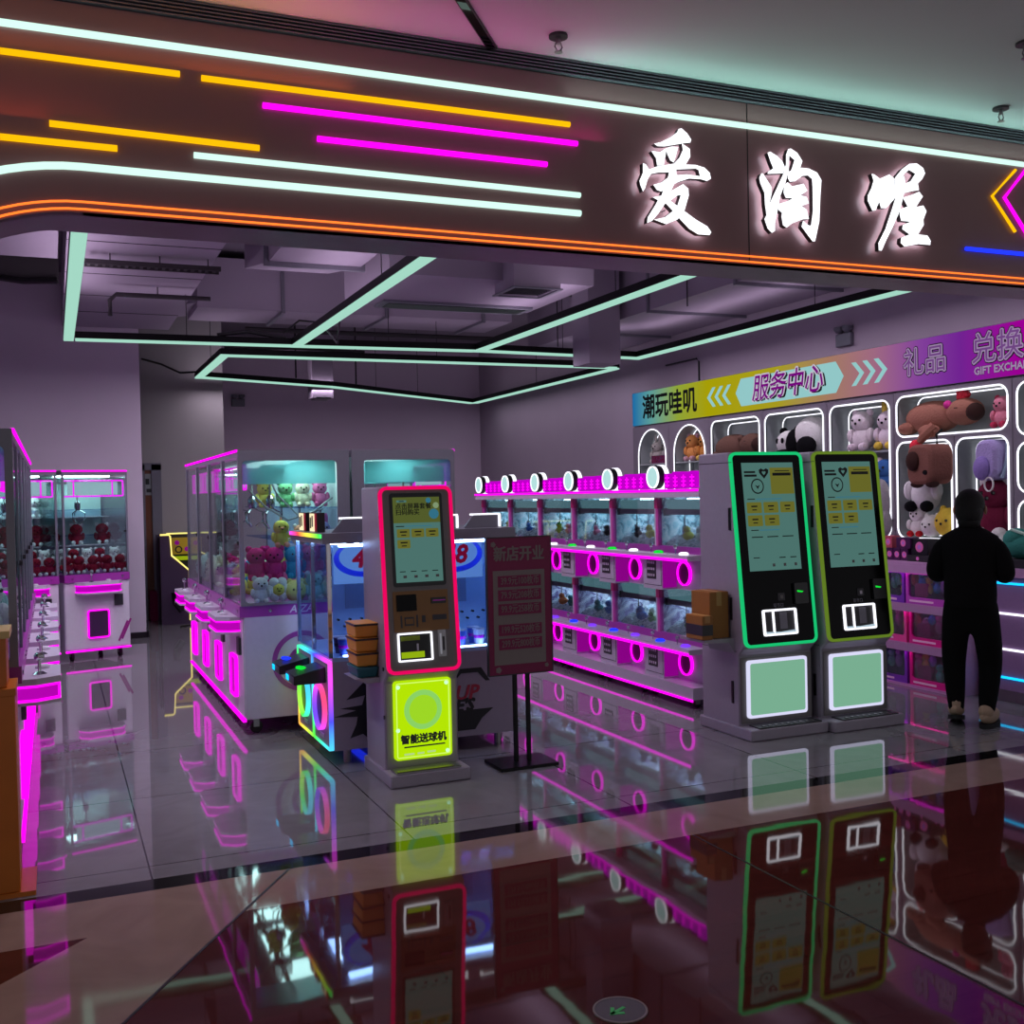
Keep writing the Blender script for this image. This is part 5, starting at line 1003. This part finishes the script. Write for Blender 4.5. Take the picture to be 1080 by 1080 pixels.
def chain(pts, rs, root):
    b = len(V)
    for i, (p, r) in enumerate(zip(pts, rs)): V.append(p); Rd.append(r); E_.append((root if i == 0 else b + i - 1, b + i))
    return len(V) - 1
for s in (1, -1):
    w_ = chain([(0, s * .17, 1.27), (-.01, s * .215, 1.16), (-.02, s * .235, 1.03), (.12, s * .19, 1.05), (.22, s * .12, 1.09)], [.05, .045, .04, .036, .026], 3)
    pl = chain([(.27, s * .095, 1.1)], [(.018, .032)], w_)
    for k in range(4):
        fy = s * (.13 - .02 * k); ln = (.03, .036, .038, .03)[k]
        chain([(.3, fy * .8, 1.12 - .004 * k), (.3 + ln, fy * .55, 1.13), (.31 + ln, fy * .3, 1.12)], [.0095, .009, .008], pl)
    chain([(.25, s * .07, 1.125), (.27, s * .045, 1.14)], [.011, .009], w_)
    chain([(.0, s * .09, .8), (.02, s * .1, .62), (.025, s * .1, .45), (0, s * .095, .25), (-.02, s * .09, .1), (.08, s * .1, .05)], [.075, .066, .05, .044, .034, .033], 0)
Rd = [tuple(q_ * .74 for q_ in (r if isinstance(r, tuple) else (r, r))) if not (4 <= i <= 7 or (isinstance(r, float) and r < .03) or r == (.018, .032)) else r for i, r in enumerate(Rd)]
body = skin('body', V, E_, Rd, SKIN, P)
# clothes: own surfaces a little outside the body
V, Rd, E_ = [(0, 0, .8), (-.012, 0, .95), (0, 0, 1.1), (-.005, 0, 1.22), (.0, 0, 1.3), (.02, 0, 1.365)], [(.14, .18), (.135, .17), (.135, .17), (.135, .18), (.105, .14), (.062, .066)], [(i, i + 1) for i in range(5)]
SW = [(.82, .118, .165, -.005), (.9, .122, .17, -.01), (1.0, .115, .168, -.012), (1.1, .115, .178, -.008), (1.2, .12, .196, -.006), (1.26, .112, .2, -.004), (1.3, .095, .178, 0), (1.335, .075, .12, .006), (1.36, .06, .074, .012), (1.39, .056, .062, .018)]
sv = [(x0 + rx * math.cos(2 * PI * k / 28), ry * math.sin(2 * PI * k / 28), z) for z, rx, ry, x0 in SW for k in range(28)]
sf = [(i * 28 + k, i * 28 + (k + 1) % 28, (i + 1) * 28 + (k + 1) % 28, (i + 1) * 28 + k) for i in range(len(SW) - 1) for k in range(28)]
sw = part('sweater', CLO, P, (sv, sf))
for s in (1, -1):
    SV = [(0, s * .08, 1.24), (0, s * .16, 1.245), (-.005, s * .205, 1.16), (-.02, s * .235, 1.04), (.04, s * .215, 1.015), (.11, s * .18, 1.035), (.19, s * .13, 1.08)]
    skin('sleeve', SV, [(i, i + 1) for i in range(6)], [.06, .076, .07, .062, .056, .05, .042], CLO, P)
V, Rd, E_ = [(0, 0, .98), (0, 0, .8)], [(.12, .15), (.13, .168)], [(0, 1)]
for s, dx in ((1, .0), (-1, .03)): chain([(0, s * .1, .7), (.02, s * .11, .55), (.025 + dx, s * .115, .42), (0 + dx * .5, s * .105, .25), (-.02, s * .098, .13), (-.02, s * .096, .09)], [.1, .094, .082, .07, .058, .05], 1)
skin('trousers', V, E_, Rd, TRO, P)
hr = part('hair', HAIR, P, ell((.03, 0, 1.515), (.105, .098, .108), 20, 14), ell((-.0, 0, 1.46), (.085, .09, .1), 18, 12), ell((-.01, 0, 1.4), (.06, .075, .06), 14, 9))
fc = part('nose', SKIN, P, ell((.138, 0, 1.475), (.02, .014, .022), 8, 6)); part('eye', EYE, P, ell((.128, .034, 1.5), .012, 8, 6), ell((.128, -.034, 1.5), .012, 8, 6)); part('mouth', mat('lips', (140, 70, 70), .5), P, ell((.118, 0, 1.435), (.012, .026, .008), 8, 6)); part('ear', SKIN, P, ell((.04, .098, 1.475), (.02, .012, .032), 8, 6), ell((.04, -.098, 1.475), (.02, .012, .032), 8, 6))
for s in (1, -1):
    ry = .0 if s < 0 else .2; up = 0 if s < 0 else .032; sh = part('sneaker', SHO, P, mv(ell((.04, 0, .065), (.15, .054, .055), 16, 10), 0, s * .1, .006 + up, s * .15, 0, ry), mv(ell((-.035, 0, .11), (.065, .05, .055), 12, 8), 0, s * .1, up, s * .15, 0, ry)); part('sole', SOLE, sh, mv(prism([(.04 + .152 * math.cos(a), .056 * math.sin(a)) for a in [2 * PI * i / 20 for i in range(20)]], 'xy', 0, .03), 0, s * .1, up, s * .15, 0, ry))
tag(add('phone', [(mv(box(-.04, .04, -.004, .004, -.075, .075), 0, 0, 0, 0, .6), BLK)], loc=(5.76 + .33 * .81, 5.5 + .33 * .59, 1.17), rz=math.radians(-54)), 'black phone held up by the person in black', 'phone')

# ------------------------------------------------------------------ left side and back corner
t = thing('wood_counter', 'orange brown wooden counter at the left edge of the photo', 'counter', (-.165, 4.96, 0))
ORW = mat('orange_wood_laminate', (190, 104, 30), .4, 0, .15, 5); ORT = mat('pale_counter_edge', (205, 175, 110), .4)
part('lower_cabinet', ORW, t, box(-.56, 0, 0, .3, .02, .85), bevel=.004); part('lower_edge', ORW, t, box(-.56, .004, -.004, .3, .85, .88)); part('upper_cabinet', ORW, t, box(-.56, -.03, .04, .28, .88, 1.09), bevel=.004); part('worktop', ORT, t, box(-.57, -.015, .02, .3, 1.09, 1.12)); part('base_plate', ORW, t, box(-.56, .06, -.01, .32, 0, .02))
def neon_cab(label, loc):
    t = thing('arcade_cabinet', label, 'arcade machine', loc)
    pr = [(0, 0), (.36, 0), (.36, .72), (.14, .93), (.125, 1.2), (0, 1.2)]
    part('side_panel', mat('dark_plum_side', (62, 44, 70), .4), t, prism(pr, 'xz', 0, .05), prism(pr, 'xz', .55, .6)); part('body', DARK, t, prism([(.02, .02), (.34, .02), (.34, .7), (.12, .9), (.1, 1.17), (.02, 1.17)], 'xz', .05, .55))
    part('neon_edge', NEON_Y, t, tube([(0, -.01, 1.21), (.11, -.01, 1.21), (.13, -.01, 1.19), (.145, -.01, .93), (.365, -.01, .725), (.365, -.01, .05)], .012, 6)); part('neon_edge', NEON_Y, t, tube([(.13, .5, 1.21), (.8, .5, 1.21)], .01, 6)); part('neon_edge', NEON_Y, t, tube([(.55, .47, 1.19), (.565, .47, .95), (.66, .47, .9)], .01, 6)); part('rear_body', DARK, t, box(.13, .9, .6, .9, 0, 1.2))
    a = part('art_panel', mat('yellow_art_print', (205, 175, 40), .4), t, box(.18, .6, .52, .55, .92, 1.15)); part('art_flower', MAGR, a, *[prism(circ(x, z, .035, 7), 'xz', .516, .52) for x, z in ((.27, 1.08), (.4, .99), (.52, 1.07))]); part('art_ring', BLK, a, annulus(.29, .985, .05, .018, 'xz', .516, .52)); part('lime_ledge', emi('lime_ledge', (190, 215, 30), .5), t, box(.22, .6, .45, .55, .84, .89))
    return t
ac = neon_cab('dark plum arcade cabinet with yellow art and warm neon edges near the pillar', (1.31, 15.0, 0))
tag(add('floor_cable', [(tube([(1.5, 14.6, .012), (1.6, 14.7, .012), (1.8, 14.65, .012), (2.3, 14.7, .012)], .01, 6), BLK), (tube([(1.55, 14.8, .2), (1.48, 14.8, .3), (1.46, 14.8, .45)], .05, 8), BLK)]), 'black cable on the floor before the plum arcade cabinet', 'cable')
# floor marker
t = thing('floor_marker', 'round grey exit marker with a green arrow set in the dark wood floor', 'floor sign', (1.62, 2.99, 0))
part('disc', mat('marker_grey', (92, 86, 92), .25), t, prism(circ(0, 0, .082, 36), 'xy', .0005, .003)); part('rim', mat('marker_rim', (150, 140, 135), .3, .5), t, rring(circ(0, 0, .088, 36), circ(0, 0, .081, 36), 'xy', .0005, .004))
part('arrow', mat('marker_green', (70, 190, 100), .4), t, *[mv(s, 0, 0, 0, math.radians(-158)) for s in (box(-.02, .045, -.006, .006, .003, .0045), prism([(.012, -.03), (.05, 0), (.012, .03), (.005, .02), (.028, 0), (.005, -.02)], 'xy', .003, .0045))])

# ------------------------------------------------------------------ light, world, render settings
w = bpy.data.worlds.new('dim_mall'); S.world = w; w.use_nodes = True
bg = w.node_tree.nodes['Background']; bg.inputs[0].default_value = (.62, .6, .66, 1); bg.inputs[1].default_value = .55
def area(name, loc, sx, sy, energy, rgb, rot=(0, 0, 0)):
    l = bpy.data.lights.new(name, 'AREA'); l.shape = 'RECTANGLE'; l.size = sx; l.size_y = sy; l.energy = energy; l.color = L3(rgb)[:3]
    o = bpy.data.objects.new(name, l); C.objects.link(o); o.location = loc; o.rotation_euler = rot
    return o
# lamps at the bars shine down; unseen upward ones are added to brighten the ceiling
for x, y, sx, sy, e, up in ((.19, 8.3, .1, 5.6, 95, .25), (2.38, 8.3, .1, 5.6, 60, .35), (4.43, 8.3, .1, 5.6, 48, .35), (6.52, 8.3, .1, 5.6, 29, .32), (3.3, 11.2, 6.2, .1, 40, .2), (1.8, 13.3, .1, 2., 9, .3), (4.3, 12.22, 4.8, .1, 16, .2), (6.81, 14.9, .1, 5., 9, .4), (3.9, 15.6, 4., .1, 19, .5)):
    for z, k, rot in ((3.246, 1, 0), (3.345, up, PI)):
        o = area('light_bar_lamp_and_fill', (x, y, z), sx, sy, e * k, (236, 218, 240), (rot, 0, 0)); o.visible_glossy = False
# the neon stripes of the fascia throw their colours forward and up on the soffit
for nm, x, z, sx, e, c1 in (('yellow', .2, 3.48, 2.2, 2.4, (255, 150, 60)), ('magenta', 1.75, 3.39, 1.7, 2.0, (255, 40, 190)), ('white', 4.2, 3.6, 3.6, 4.2, (190, 255, 240)), ('orange', -.5, 3.2, 1.5, 1.2, (255, 110, 60))):
    o = area('neon_stripe_lamp', (x, 4.77, z), sx, .03, e, c1, (math.radians(-140), 0, 0)); o.visible_glossy = False
S.view_settings.view_transform = 'Standard'; S.view_settings.look = 'None'; S.view_settings.gamma = 1; S.view_settings.exposure = 0.
S.view_settings.use_curve_mapping = False
cy = S.cycles; cy.max_bounces = 10; cy.diffuse_bounces = 3; cy.glossy_bounces = 4; cy.transparent_max_bounces = 24; cy.transmission_bounces = 4; cy.use_denoising = True; cy.caustics_reflective = False; cy.caustics_refractive = False; cy.sample_clamp_indirect = 4
